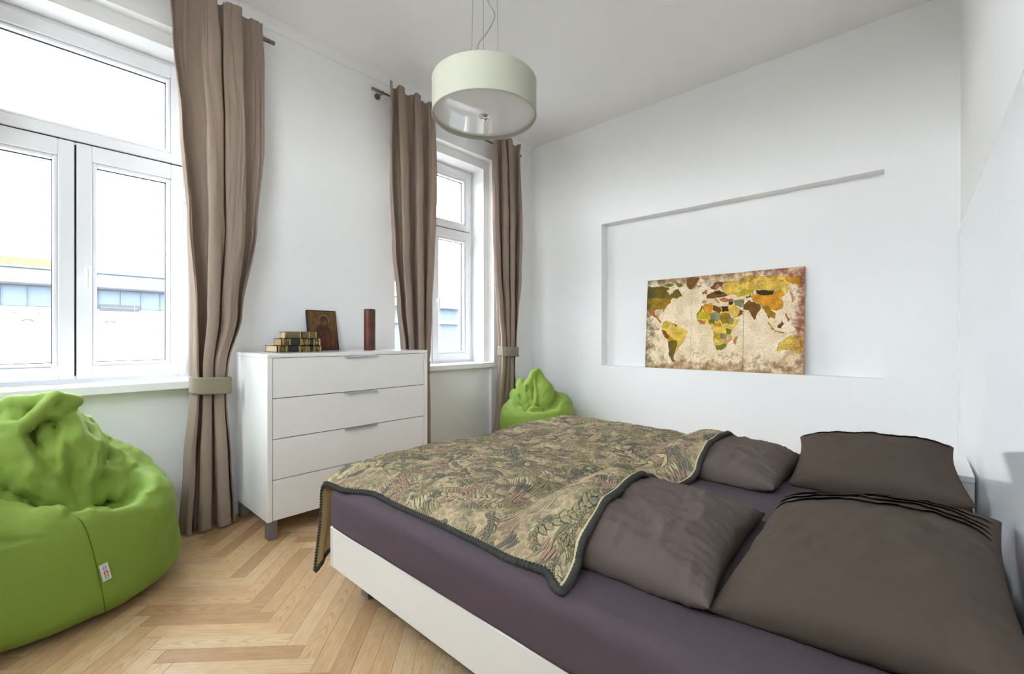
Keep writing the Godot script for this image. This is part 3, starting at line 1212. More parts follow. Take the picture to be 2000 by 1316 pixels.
func rod(label: String, z0: float, z1: float) -> void:
	# z0 > z1
	var t := thing("curtain_rod", label, "curtain rod", v3(WX + 0.085, 3.125, (z0 + z1) / 2), "brushed metal curtain rods")
	var x := WX + 0.085
	var g := Geo.new()
	g.tube(PackedVector3Array([v3(x, 3.125, z0 - 0.07), v3(x, 3.125, z1 + 0.07)]), 0.010, 14)
	part("pole", g, M.rod, t)
	for z in [[z0, -0.075], [z1, 0.075]]:
		g = Geo.new()
		g.tube(PackedVector3Array([v3(x, 3.125, z[0]), v3(x, 3.125, z[0] + z[1] * 0.45)]), 0.0135, 16)
		g.tube(PackedVector3Array([v3(x, 3.125, z[0] + z[1] * 0.5), v3(x, 3.125, z[0] + z[1])]), 0.0135, 16)
		part("finial", g, M.rod, t)
		g = Geo.new()
		var zb: float = z[0] + z[1] * 1.25
		g.tube(PackedVector3Array([v3(WX, 3.125, zb), v3(x, 3.125, zb)]), 0.007, 12)
		g.tube(PackedVector3Array([v3(WX, 3.125, zb), v3(WX + 0.012, 3.125, zb)]), 0.024, 20)
		g.tube(PackedVector3Array([v3(x, 3.125, zb - 0.008), v3(x, 3.125, zb + 0.008)]), 0.0145, 14)
		part("bracket", g, M.rod, t)


func curtains() -> void:
	var X := WX + 0.14
	curtain("taupe curtain tied back right of the near window, beside the chest of drawers", [
		[3.20, -0.535, -1.035, X, 0.030], [3.125, -0.54, -1.03, X, 0.026], [2.9, -0.55, -1.035, X, 0.040], [2.4, -0.585, -1.035, X, 0.046], [1.85, -0.62, -1.0, X, 0.048],
		[1.3, -0.648, -0.925, X, 0.05], [0.95, -0.655, -0.845, X, 0.05], [0.855, -0.662, -0.832, X, 0.046], [0.76, -0.655, -0.838, X, 0.045], [0.4, -0.628, -0.862, X + 0.005, 0.05], [0.012, -0.605, -0.88, X + 0.01, 0.05]], 2.8, 4, 0.862)
	curtain("taupe curtain at the left edge of the picture, left of the near window", [
		[3.20, 0.60, 0.10, X, 0.030], [3.125, 0.60, 0.11, X, 0.026], [2.9, 0.60, 0.13, X, 0.040], [2.4, 0.60, 0.20, X, 0.046], [1.85, 0.66, 0.34, X, 0.048],
		[1.3, 0.74, 0.50, X, 0.05], [0.855, 0.78, 0.61, X, 0.046], [0.4, 0.80, 0.60, X, 0.05], [0.012, 0.82, 0.60, X, 0.05]], 3.7, 14, 0.862)
	curtain("taupe curtain left of the far window, behind the chest of drawers", [
		[3.20, -1.955, -2.42, X, 0.030], [3.125, -1.96, -2.415, X, 0.026], [2.9, -1.965, -2.42, X, 0.036], [2.4, -1.975, -2.42, X, 0.040], [1.9, -2.0, -2.40, X, 0.042],
		[1.4, -2.045, -2.375, X, 0.045], [1.05, -2.09, -2.36, X, 0.047], [0.90, -2.13, -2.33, X, 0.046], [0.4, -2.09, -2.34, X, 0.05], [0.012, -2.06, -2.35, X, 0.055]], 3.3, 24, 0.9)
	curtain("taupe curtain tied back right of the far window, in the corner", [
		[3.20, -3.15, -3.56, X, 0.030], [3.125, -3.155, -3.555, X, 0.026], [2.9, -3.155, -3.56, X, 0.036], [2.4, -3.165, -3.565, X, 0.040], [1.85, -3.19, -3.545, X, 0.042],
		[1.4, -3.235, -3.515, X, 0.044], [1.1, -3.27, -3.49, X, 0.046], [1.0, -3.28, -3.48, X, 0.044], [0.9, -3.275, -3.47, X, 0.046], [0.5, -3.235, -3.48, X, 0.05], [0.012, -3.18, -3.46, X, 0.055]], 3.0, 31, 1.0)
	rod("brushed metal curtain rod over the near window", 0.75, -1.125)
	rod("brushed metal curtain rod with a wall bracket over the far window", -1.85, -3.64)


# ---------------------------------------------------------------- chest of drawers and what stands on it
func chest() -> void:
	var x0 := -3.245
	var x1 := -2.69
	var z1 := -0.91
	var z0 := -2.013
	var t := thing("chest_of_drawers", "glossy white chest of four drawers on grey metal legs", "chest of drawers", v3((x0 + x1) / 2, 0, (z0 + z1) / 2))
	part("top", bx(v3(x0, 1.031, z0), v3(x1, 1.053, z1), 0.002), M.lacquer, t)
	for z in [[z1 - 0.028, z1], [z0, z0 + 0.028]]:
		part("side_panel", bx(v3(x0, 0.104, z[0]), v3(x1, 1.0303, z[1]), 0.0015), M.lacquer, t)
	part("back_panel", bx(v3(x0, 0.104, z0 + 0.029), v3(x0 + 0.01, 1.0303, z1 - 0.029)), M.lacquer, t)
	part("bottom_panel", bx(v3(x0 + 0.011, 0.104, z0 + 0.029), v3(x1 - 0.05, 0.12, z1 - 0.029)), M.lacquer, t)
	part("carcass_inside", bx(v3(x0 + 0.012, 0.122, z0 + 0.03), v3(x1 - 0.03, 1.028, z1 - 0.03)), M.subfloor, t)
	for k in 4:
		var top := 1.0285 - k * 0.2315
		var low := top - 0.2275
		var d := part("drawer", bx(v3(x1 - 0.02, low, z0 + 0.0305), v3(x1 - 0.001, top, z1 - 0.0305), 0.0015), M.lacquer, t)
		var zc := -1.475
		var h := Geo.new()
		h.box(v3(x1 - 0.012, top - 0.001, zc - 0.115), v3(x1 + 0.016, top + 0.0022, zc + 0.115), 0.0008)
		h.box(v3(x1 + 0.013, top - 0.009, zc - 0.115), v3(x1 + 0.016, top + 0.0022, zc + 0.115), 0.0008)
		part("handle", h, M.alu, d).set_meta("label", "slim aluminium edge pull")
	for x in [x0 + 0.03, x1 - 0.055]:
		for z in [z1 - 0.055, z0 + 0.005]:
			part("leg", bx(v3(x, 0, z), v3(x + 0.05, 0.104, z + 0.05), 0.002), M.leg, t)


func spine_image(seed_: int, style: int) -> ImageTexture:
	var w := 320
	var h := 48
	var im := Image.create(w, h, false, Image.FORMAT_RGB8)
	im.fill(Color(0.115, 0.125, 0.15) if style == 0 else Color(0.10, 0.10, 0.11))
	var gold := Color(0.72, 0.60, 0.25)
	var r := RandomNumberGenerator.new()
	r.seed = seed_
	var bands := [[8, 6], [17, 3], [60, 4], [67, 3], [148, 8], [160, 3], [196, 6], [206, 3], [254, 6], [264, 3], [298, 12]]
	if style == 0:
		bands = [[2, 6], [144, 3], [150, 6], [236, 10], [306, 8]]
	for b in bands:
		im.fill_rect(Rect2i(b[0], 0, b[1], h), gold)
	if style == 0:
		# arabesque tooling over most of the spine
		for y in h:
			for x in w:
				var q := sin(x * 0.32 + 2.0 * sin(y * 0.35)) * sin(y * 0.42 + 2.2 * sin(x * 0.16))
				if (x < 140 or (x > 176 and x < 230) or x > 250) and absf(q) > 0.55 and y > 4 and y < h - 4:
					im.set_pixel(x, y, gold.darkened(0.15))
	else:
		# small ornaments and worn gilt lettering too faint to read
		for zone in [[22, 58], [164, 194], [212, 226], [270, 296]]:
			for k in 26:
				var x := r.randi_range(zone[0], zone[1] - 4)
				var y := r.randi_range(8, h - 14)
				im.fill_rect(Rect2i(x, y, r.randi_range(1, 4), r.randi_range(2, 8)), gold.darkened(0.1))
	return ImageTexture.create_from_image(im)


func book(label: String, at: Vector3, turn: float, ln: float, dp: float, th: float, style: int, paper: Color) -> void:
	# lies flat: spine along -z at x = 0, pages towards -x
	var t := thing("book", label, "book", at, "old books stacked on the chest", turn)
	var pm := mk(paper, 0.9, 0.1)
	var c := Geo.new()
	c.box(v3(-dp, 0, -ln), v3(-0.006, 0.0028, 0), 0.0008)
	c.box(v3(-dp, th - 0.0028, -ln), v3(-0.006, th, 0), 0.0008)
	obj("cover", c, M.cover, t)
	var s := Geo.new()
	var p := PackedVector3Array()
	var uv := PackedVector2Array()
	var n := 13
	for j in 2:
		for i in n:
			var a := PI * i / (n - 1)
			p.append(v3(-0.006 + 0.0085 * sin(a), th / 2 - th / 2 * cos(a), -ln * j))
			uv.append(Vector2(float(j), 1.0 - float(i) / (n - 1)))
	s.grid(n, 2, p, uv, true)
	if s.n[n / 2].x < 0:
		push_warning("spine turned")
	for j in 2:
		var q := []
		for i in n:
			q.append(p[j * n + i])
		s.poly(q, v3(0, 0, 1 if j == 0 else -1), [Vector2(0, 0), Vector2(0.004, 0), Vector2(0.004, 0.02)])
	var sm := mk(Color(1, 1, 1), 0.45)
	sm.albedo_texture = spine_image(style * 31 + 5, mini(style, 1))
	obj("spine", s, sm, t)
	# page block with a hollow fore-edge
	var b := Geo.new()
	p = PackedVector3Array()
	for j in 2:
		for i in 9:
			var a := -1.0 + 2.0 * i / 8
			p.append(v3(-dp + 0.004 + 0.008 * (1 - a * a), th / 2 + (th / 2 - 0.003) * a, -0.004 - (ln - 0.008) * j))
	b.grid(9, 2, p)
	for j in 2:
		var q := []
		for i in 9:
			q.append(p[j * 9 + i])
		q.append(v3(-0.007, th - 0.003, p[j * 9].z))
		q.append(v3(-0.007, 0.003, p[j * 9].z))
		b.poly(q, v3(0, 0, 1 if j == 0 else -1))
	obj("page_block", b, pm, t)


func icon_image() -> ImageTexture:
	# weathered panel painting: a half figure in a dark red veil before a brown gold ground
	var w := 120
	var h := 168
	var f := FastNoiseLite.new()
	f.seed = 6
	f.frequency = 0.06
	f.fractal_octaves = 4
	var im := Image.create(w, h, false, Image.FORMAT_RGB8)
	for y in h:
		for x in w:
			var n := f.get_noise_2d(x, y * 0.5)
			var u := float(x) / w
			var v := float(y) / h
			var c := Color(0.33, 0.22, 0.10).lerp(Color(0.46, 0.32, 0.13), clampf(0.5 + n, 0, 1))
			var halo := Vector2((u - 0.56) / 0.25, (v - 0.23) / 0.19).length()
			if halo < 1.0:
				c = Color(0.40, 0.28, 0.13)
			if halo > 0.93 and halo < 1.0:
				c = Color(0.20, 0.12, 0.07)
			var veil := Vector2((u - 0.55) / 0.185, (v - 0.27) / 0.165).length()
			var body := v > 0.36 and absf(u - 0.5) < 0.14 + (v - 0.36) * 0.9 and v < 0.98
			if veil < 1.0 or body:
				c = Color(0.30, 0.11, 0.07).lerp(Color(0.22, 0.08, 0.06), clampf(0.5 + n * 1.6, 0, 1))
			if veil > 0.86 and veil < 1.0 and v < 0.34:
				c = Color(0.58, 0.45, 0.2)
			var face := Vector2((u - 0.56) / 0.115, (v - 0.285) / 0.105).length()
			if face < 1.0:
				c = Color(0.42, 0.28, 0.13).lerp(Color(0.24, 0.14, 0.08), clampf(0.4 + n * 1.5 + absf(u - 0.55) * 2.0, 0, 1))
			if Vector2((u - 0.56) / 0.07, (v - 0.47) / 0.05).length() < 1.0:
				c = Color(0.13, 0.14, 0.10)
			if v > 0.52 and u > 0.52 and absf(u - 0.74) < 0.17 + 0.1 * n:
				c = Color(0.40, 0.19, 0.08).lerp(Color(0.26, 0.15, 0.06), clampf(0.5 + 1.8 * n, 0, 1))
			if f.get_noise_2d(x * 2.0 + 300, y * 0.7) > 0.42:
				c = c.lerp(Color(0.52, 0.36, 0.18), 0.5)
			if f.get_noise_2d(x * 1.4 + 700, y * 0.6) > 0.40:
				c = c.darkened(0.5)
			var m := minf(minf(u, 1 - u) * w, minf(v, 1 - v) * h)
			if m < 3.0:
				c = c.darkened(0.5)
			im.set_pixel(x, y, c)
	return ImageTexture.create_from_image(im)


func on_chest() -> void:
	book("lowest old book of the stack, dark cover with gilt bands", v3(-2.945, 1.0532, -1.052), 0.02, 0.29, 0.20, 0.043, 1, Color(0.78, 0.70, 0.58))
	book("middle old book of the stack, dark spine with gilt bands", v3(-2.95, 1.0964, -1.08), -0.10, 0.245, 0.19, 0.044, 2, Color(0.73, 0.60, 0.42))
	book("topmost old book of the stack, gilt arabesque spine and pale pages", v3(-2.955, 1.1406, -1.102), -0.22, 0.19, 0.245, 0.044, 0, Color(0.80, 0.74, 0.55))

	# painted panel leaning on the wall
	var lean := 0.22
	var t := thing("panel_painting", "small dark weathered panel painting of a veiled figure leaning on the wall", "painting", v3(-3.2, 1.0535, -1.475))
	t.rotation.z = lean
	t.rotation.y = 0.0
	var b := Geo.new()
	b.box(v3(-0.022, 0.0, -0.11), v3(0, 0.302, 0.11), 0.003)
	obj("board", b, M.dark_edge, t)
	var pm := mk(Color(1, 1, 1), 0.5)
	pm.albedo_texture = icon_image()
	var g := Geo.new()
	g.poly([v3(0.0006, 0.298, 0.106), v3(0.0006, 0.298, -0.106), v3(0.0006, 0.004, -0.106), v3(0.0006, 0.004, 0.106)], Vector3.RIGHT, [Vector2(0, 0), Vector2(1, 0), Vector2(1, 1), Vector2(0, 1)])
	obj("painted_surface", g, pm, t)

	# turned wooden block
	var rough := FastNoiseLite.new()
	rough.seed = 12
	rough.frequency = 1.0
	var p := PackedVector3Array()
	var prof := [[0.0, 0.0], [0.9, 0.0], [1.0, 0.004], [1.0, 0.05], [1.0, 0.1], [1.0, 0.15], [1.0, 0.2], [1.0, 0.25], [1.0, 0.296], [0.92, 0.301], [0.0, 0.301]]
	for q in prof:
		for k in 48:
			var a := TAU * k / 48
			var r: float = q[0] * 0.040 * (1.0 + 0.05 * rough.get_noise_2d(cos(a) * 6.0, sin(a) * 6.0) + 0.01 * rough.get_noise_3d(cos(a) * 4, q[1] * 20.0, sin(a) * 4))
			p.append(v3(cos(a) * r, q[1], sin(a) * r))
	g = Geo.new()
	g.grid(48, prof.size(), p, PackedVector2Array(), true, true)
	var wood := mk(Color(1, 1, 1), 0.45)
	wood.albedo_texture = tinted_noise(128, 0.05, 9, Color(0.17, 0.06, 0.035), Color(0.47, 0.21, 0.12))
	wood.uv1_triplanar = true
	wood.uv1_scale = v3(9, 1.4, 9)
	var o := obj("wooden_column", g, wood)
	o.position = v3(-2.96, 1.0532, -1.695)
	tag(o, "reddish brown carved wooden cylinder standing on the white chest", "ornament")


# ---------------------------------------------------------------- pendant lamp
func lamp() -> void:
	var c := v3(-1.54, 0, -1.49)
	var t := thing("pendant_lamp", "cream drum pendant lamp with a glossy white diffuser", "lamp", v3(c.x, 2.21, c.z))
	var g := Geo.new()
	var yb := 2.21
	var yt := 2.374
	g.lathe(c, [Vector2(0.246, yb + 0.0), Vector2(0.25, yb), Vector2(0.2515, yb + 0.004), Vector2(0.250, yb + 0.009), Vector2(0.250, yt - 0.009), Vector2(0.2515, yt - 0.004), Vector2(0.25, yt), Vector2(0.246, yt), Vector2(0.246, yt - 0.01), Vector2(0.246, yb + 0.01), Vector2(0.246, yb)], 96)
	part("shade", g, M.shade, t)
	g = Geo.new()
	var n := []
	for k in 13:
		var r := 0.245 * k / 12.0
		n.append(Vector2(r, yb + 0.016 - 0.010 * (1.0 - pow(r / 0.245, 2.0))))
	var up := [Vector2(0.245, yb + 0.020)]
	n.append_array(up)
	n.append(Vector2(0.0, yb + 0.018))
	g.lathe(c, n, 96)
	part("diffuser", g, M.diffuser, t)
	g = Geo.new()
	g.lathe(c, [Vector2(0.0, yb - 0.012), Vector2(0.009, yb - 0.012), Vector2(0.011, yb - 0.009), Vector2(0.011, yb - 0.003), Vector2(0.022, yb - 0.001), Vector2(0.027, yb + 0.003), Vector2(0.027, yb + 0.007), Vector2(0.0, yb + 0.008)], 40)
	part("knob", g, M.chrome, t)
	g = Geo.new()
	for k in 3:
		var a := TAU * k / 3 + 0.35
		g.box(v3(0, yt - 0.006, -0.004), v3(0.247, yt - 0.002, 0.004), 0.0, Basis(Vector3.UP, a))
	var v := PackedVector3Array()
	for q in g.v:
		v.append(q + c)
	g.v = v
	part("spider", g, M.steel, t)
	for k in 3:
		var a := TAU * k / 3 + 0.35
		g = Geo.new()
		g.tube(PackedVector3Array([c + v3(cos(a) * 0.075, yt - 0.004, -sin(a) * 0.075), c + v3(cos(a) * 0.055, CEIL - 0.02, -sin(a) * 0.055)]), 0.0009, 6)
		part("wire", g, M.steel, t)
	var path := PackedVector3Array()
	var keys := [[0.0, 0.0, 0.0], [0.08, -0.02, 0.0], [0.16, -0.034, 0.0], [0.205, -0.026, 0.0], [0.255, 0.015, 0.005], [0.313, 0.047, 0.01], [0.355, 0.044, 0.01], [0.41, 0.016, 0.0], [0.55, 0.0, -0.01], [0.935, 0.0, 0.0]]
	var cu := Curve3D.new()
	for i in keys.size():
		var k0: Array = keys[maxi(i - 1, 0)]
		var k1: Array = keys[mini(i + 1, keys.size() - 1)]
		var d := v3((k1[1] - k0[1]) * 0.17, (k1[0] - k0[0]) * 0.17, (k1[2] - k0[2]) * 0.17)
		cu.add_point(v3(keys[i][1], keys[i][0], keys[i][2]), -d, d)
	var turn := Basis(Vector3.UP, deg_to_rad(42.0))
	for q in cu.tessellate(4, 2.0):
		path.append(c + v3(0, yt - 0.01, 0) + turn * q)
	g = Geo.new()
	g.tube(path, 0.0028, 8)
	part("cord", g, M.cord, t)
	g = Geo.new()
	g.lathe(c, [Vector2(0.0, CEIL - 0.025), Vector2(0.07, CEIL - 0.025), Vector2(0.075, CEIL - 0.02), Vector2(0.075, CEIL), Vector2(0.0, CEIL)], 48)
	part("ceiling_rose", g, M.chrome, t)


# ---------------------------------------------------------------- map on three canvases
const INK := {"olive": [112, 98, 42], "green": [120, 122, 44], "ochre": [158, 122, 40], "rust": [176, 112, 66], "brown": [118, 84, 44], "yellow": [222, 186, 86], "lime": [190, 172, 50], "orange": [208, 146, 48], "pink": [214, 160, 126], "dark": [78, 60, 36], "sage": [142, 140, 104], "slate": [86, 80, 72]}
const LANDS := [
["olive", [4, 71, 61, 83, 113, 78, 150, 93, 172, 107, 150, 136, 172, 182, 193, 162, 207, 132, 235, 125, 250, 168, 264, 201, 243, 210, 222, 229, 201, 217, 180, 236, 151, 223, 0, 198]],
["green", [128, 64, 171, 53, 207, 68, 186, 87, 143, 82]],
["green", [207, 36, 256, 64, 270, 97, 242, 104, 221, 80]],
["ochre", [0, 198, 151, 223, 180, 236, 183, 268, 151, 309, 137, 340, 130, 372, 122, 339, 78, 342, 59, 346, 40, 323, 0, 320]],
["rust", [0, 320, 40, 323, 59, 346, 67, 402, 90, 414, 97, 447, 116, 480, 109, 491, 71, 435, 33, 400]],
["brown", [290, 26, 330, 1, 383, 24, 357, 87, 331, 135, 311, 133, 297, 90]],
["yellow", [131, 492, 152, 471, 181, 482, 217, 505, 238, 527, 279, 559, 307, 591, 300, 633, 287, 696, 253, 759, 240, 802, 219, 835, 212, 888, 233, 924, 205, 921, 183, 868, 176, 783, 168, 675, 146, 654, 120, 578]],
["lime", [131, 492, 152, 471, 174, 504, 174, 536, 145, 546, 125, 535]],
["brown", [120, 567, 153, 589, 175, 643, 168, 675, 146, 654]],
["orange", [171, 622, 204, 665, 211, 696, 175, 697]],
["olive", [175, 697, 225, 686, 239, 717, 232, 781, 219, 835, 212, 888, 233, 924, 205, 921, 183, 868, 176, 783]],
["pink", [174, 482, 217, 505, 210, 526, 178, 515]],
["dark", [213, 505, 238, 521, 224, 532]],
["yellow", [385, 377, 404, 327, 424, 303, 468, 296, 481, 322, 512, 345, 566, 339, 576, 388, 591, 438, 603, 473, 638, 479, 627, 527, 598, 584, 592, 623, 601, 672, 575, 712, 563, 751, 539, 781, 508, 792, 496, 743, 483, 673, 489, 623, 470, 563, 466, 532, 450, 512, 399, 515, 373, 479, 366, 427]],
["orange", [404, 327, 424, 303, 468, 296, 475, 362, 450, 421, 418, 389]],
["brown", [385, 377, 404, 327, 398, 378, 372, 417, 367, 407]],
["lime", [385, 377, 418, 389, 450, 421, 437, 461, 386, 459, 369, 438]],
["rust", [373, 479, 399, 470, 431, 481, 425, 516, 399, 515]],
["brown", [474, 312, 512, 345, 524, 336, 530, 386, 518, 405, 475, 372]],
["dark", [530, 336, 566, 339, 576, 388, 537, 396]],
["sage", [456, 411, 487, 393, 525, 415, 525, 474, 500, 493, 463, 462]],
["ochre", [528, 405, 576, 403, 588, 448, 573, 506, 537, 514, 528, 465]],
["sage", [579, 447, 609, 473, 597, 526, 574, 516]],
["green", [450, 461, 488, 473, 482, 513, 457, 512]],
["orange", [482, 513, 525, 504, 531, 534, 488, 543]],
["lime", [482, 603, 526, 613, 532, 673, 489, 673]],
["sage", [526, 613, 568, 623, 568, 663, 532, 673]],
["pink", [568, 623, 601, 672, 575, 712, 557, 692]],
["green", [499, 743, 533, 732, 563, 712, 563, 751, 539, 781, 508, 792]],
["green", [562, 564, 595, 575, 592, 623, 568, 623]],
["orange", [613, 672, 630, 643, 636, 653, 622, 725, 610, 721]],
["slate", [458, 130, 485, 83, 516, 77, 535, 89, 538, 129, 523, 137, 510, 116, 486, 163, 461, 150]],
["rust", [486, 113, 510, 91, 514, 126, 492, 174, 483, 153]],
["rust", [416, 165, 429, 157, 439, 198, 423, 202, 416, 186]],
["dark", [404, 179, 413, 175, 413, 196, 402, 194]],
["rust", [367, 109, 390, 103, 397, 112, 374, 122]],
["brown", [429, 217, 461, 190, 505, 170, 541, 189, 572, 221, 548, 239, 517, 246, 486, 243, 455, 250, 433, 248]],
["dark", [486, 183, 517, 176, 523, 207, 492, 209]],
["pink", [401, 266, 433, 263, 436, 289, 417, 303, 401, 291]],
["pink", [480, 247, 493, 253, 518, 295, 512, 305, 487, 268]],
["rust", [517, 256, 548, 249, 566, 260, 602, 268, 599, 292, 554, 293, 530, 287]],
["yellow", [535, 99, 547, 81, 636, 83, 670, 40, 776, 65, 881, 66, 981, 90, 987, 174, 957, 162, 922, 148, 902, 182, 913, 228, 892, 262, 872, 197, 840, 211, 803, 207, 749, 192, 710, 197, 671, 183, 636, 189, 607, 215, 572, 221, 541, 179, 523, 147]],
["orange", [897, 109, 981, 94, 988, 170, 932, 150]],
["lime", [607, 215, 671, 179, 721, 194, 716, 236, 671, 241, 631, 247]],
["dark", [677, 251, 711, 245, 700, 263, 680, 266]],
["orange", [716, 236, 744, 229, 782, 252, 825, 247, 846, 212, 872, 197, 892, 253, 872, 279, 888, 334, 888, 380, 852, 405, 820, 389, 804, 356, 766, 344, 728, 312, 711, 264]],
["dark", [733, 200, 771, 195, 840, 211, 825, 247, 782, 252, 744, 229]],
["brown", [666, 336, 694, 291, 728, 312, 767, 353, 761, 390, 740, 436, 732, 487, 712, 444, 700, 396, 666, 375]],
["sage", [602, 283, 631, 276, 666, 279, 666, 355, 643, 354, 614, 323]],
["yellow", [572, 329, 608, 322, 643, 373, 664, 413, 609, 468, 594, 419, 576, 369]],
["brown", [649, 373, 663, 394, 661, 427, 632, 440]],
["dark", [575, 300, 602, 293, 599, 321, 575, 325]],
["ochre", [772, 353, 804, 356, 820, 394, 852, 432, 842, 478, 821, 458, 810, 476, 799, 429]],
["orange", [805, 513, 816, 513, 843, 579, 832, 588]],
["brown", [858, 542, 884, 507, 894, 525, 879, 570, 861, 565]],
["ochre", [843, 588, 895, 607, 890, 616, 848, 602]],
["rust", [899, 426, 906, 435, 924, 490, 919, 503, 904, 453]],
["pink", [923, 211, 943, 267, 953, 304, 933, 329, 938, 294]],
["rust", [935, 544, 996, 572, 997, 607, 965, 589]],
["yellow", [867, 716, 900, 679, 925, 638, 960, 634, 970, 661, 985, 669, 997, 687, 998, 802, 966, 807, 941, 782, 911, 769, 862, 789]],
["orange", [980, 669, 999, 687, 999, 766, 980, 714]],
]
const FONT := {"A": [2, 5, 7, 5, 5], "B": [6, 5, 6, 5, 6], "C": [3, 4, 4, 4, 3], "H": [5, 5, 7, 5, 5], "I": [7, 2, 2, 2, 7], "L": [4, 4, 4, 4, 7], "N": [5, 7, 7, 7, 5], "R": [6, 5, 6, 5, 5], "S": [3, 4, 2, 1, 6], "T": [7, 2, 2, 2, 2], "U": [5, 5, 5, 5, 7], "Z": [7, 1, 2, 4, 7]}


func map_image() -> ImageTexture:
	var w := 960
	var h := 624
	var f := FastNoiseLite.new()
	f.seed = 2
	f.frequency = 0.008
	f.fractal_octaves = 5
	var fine := FastNoiseLite.new()
	fine.seed = 8
	fine.frequency = 0.09
	fine.fractal_octaves = 3
	var im := Image.create(w, h, false, Image.FORMAT_RGB8)
	# aged paper, burnt towards its edges in blotches
	var sea := Color8(232, 210, 172)
	for y in h:
		for x in w:
			var n := f.get_noise_2d(x, y)
			var m := fine.get_noise_2d(x * 0.6, y)
			var c := sea.lerp(Color8(248, 232, 202), clampf(0.5 + n * 1.4, 0, 1)).lerp(Color8(212, 166, 122), clampf(m * 0.8 + 0.06, 0, 0.45))
			im.set_pixel(x, y, c)
	# lands
	for land in LANDS:
		var rgb: Array = INK[land[0]]
		var tone := Color8(rgb[0], rgb[1], rgb[2])
		var pts: Array = land[1]
		var q := PackedVector2Array()
		var cnt := pts.size() / 2
		for i in cnt:
			var a := Vector2(pts[2 * i] * w / 1000.0, pts[2 * i + 1] * h / 1000.0)
			var i1 := (i + 1) % cnt
			var b := Vector2(pts[2 * i1] * w / 1000.0, pts[2 * i1 + 1] * h / 1000.0)
			# ragged coasts
			for s in 4:
				var e := a.lerp(b, s / 4.0)
				q.append(e + Vector2(fine.get_noise_2d(e.x * 3.0, e.y * 3.0), fine.get_noise_2d(e.x * 3.0 + 500, e.y * 3.0)) * 7.0)
		var lo := q[0]
		var hi := q[0]
		for e in q:
			lo = lo.min(e)
			hi = hi.max(e)
		for y in range(maxi(int(lo.y), 0), mini(int(hi.y) + 2, h)):
			var xs := []
			for i in q.size():
				var a := q[i]
				var b := q[(i + 1) % q.size()]
				if (a.y <= y and b.y > y) or (b.y <= y and a.y > y):
					xs.append(a.x + (y - a.y) / (b.y - a.y) * (b.x - a.x))
			xs.sort()
			for i in range(0, xs.size() - 1, 2):
				for x in range(maxi(int(xs[i]), 0), mini(int(xs[i + 1]) + 1, w)):
					var k := 1.0 + 0.20 * fine.get_noise_2d(x * 1.2, y * 1.2) + 0.20 * f.get_noise_2d(x * 2.0, y * 2.0)
					var c := tone * k
					if x - xs[i] < 1.5 or xs[i + 1] - x < 1.5:
						c = tone.darkened(0.35)
					c.a = 1.0
					im.set_pixel(x, y, c)
	# fine print: names of places as short grey dashes, four large names
	var r := RandomNumberGenerator.new()
	r.seed = 3
	for k in 420:
		var x := r.randi_range(4, w - 24)
		var y := r.randi_range(4, h - 4)
		for s in r.randi_range(5, 16):
			if r.randf() < 0.75:
				im.set_pixel(x + s, y, im.get_pixel(x + s, y).darkened(0.4))
	for word in [["RUSSIA", 0.712, 0.105], ["BRAZIL", 0.212, 0.605], ["AUSTRALIA", 0.885, 0.722], ["CHINA", 0.786, 0.295]]:
		var x := int(word[1] * w)
		for ch in word[0]:
			for row in 5:
				for bit in 3:
					if FONT[ch][row] & (4 >> bit):
						im.set_pixel(mini(x + bit, w - 1), int(word[2] * h) + row, Color8(96, 76, 40))
			x += 9 if word[0] != "AUSTRALIA" else 8
	# stains and scorched corners of the print
	for y in h:
		for x in w:
			var u := float(x) / w
			var v := float(y) / h
			var n := f.get_noise_2d(x * 1.5 + 900, y * 1.5) + 0.5 * fine.get_noise_2d(x * 0.4, y * 0.4)
			var d := minf(minf(u * 1.4, (1 - u) * 1.7), minf(v, (1 - v) * 0.8))
			var burn := clampf((0.12 - d) * 5.0 + n * 0.7, 0.0, 0.78)
			var c := im.get_pixel(x, y)
			var ink := Color8(124, 62, 50).lerp(Color8(128, 92, 58), clampf((0.85 - u) * 5.0 + v * 1.5, 0, 1)).lerp(Color8(74, 70, 46), clampf((0.16 - u) * 7.0, 0, 1))
			im.set_pixel(x, y, c.lerp(ink, burn))
	return ImageTexture.create_from_image(im)


func canvases() -> void:
	var weave: Texture2D = M.curtain.heightmap_texture
	var pm := mk(Color(1, 1, 1), 0.75, 0.2)
	pm.albedo_texture = map_image()
	var xs := [-1.907, -1.4815, -1.0545, -0.630]
	var names := ["left canvas of a world map, the Americas, standing in the niche", "middle canvas of a world map, Europe and Africa, standing in the niche", "right canvas of a world map, Asia and Australia, standing in the niche"]
	for k in 3:
		var w: float = xs[k + 1] - xs[k] - 0.0012
		var t := thing("map_canvas", names[k], "canvas print", v3(xs[k] + w / 2, 0.8625, WZ - 0.022), "world map canvases")
		t.rotation.x = -0.072
		var lift: float = [0.0, 0.0015, 0.0035][k]
		var hh: float = 0.829 + lift
		var b := Geo.new()
		b.box(v3(-w / 2, 0, -0.02), v3(w / 2, hh, 0), 0.0015)
		obj("stretcher", b, M.canvas_side, t)
		var g := Geo.new()
		var u0 := k / 3.0
		var u1 := (k + 1) / 3.0
		g.poly([v3(-w / 2 + 0.0005, hh - 0.0005, 0.0008), v3(w / 2 - 0.0005, hh - 0.0005, 0.0008), v3(w / 2 - 0.0005, 0.0005, 0.0008), v3(-w / 2 + 0.0005, 0.0005, 0.0008)], Vector3.BACK, [Vector2(u0, 0.002), Vector2(u1, 0.002), Vector2(u1, 0.998), Vector2(u0, 0.998)])
		obj("printed_canvas", g, pm, t)


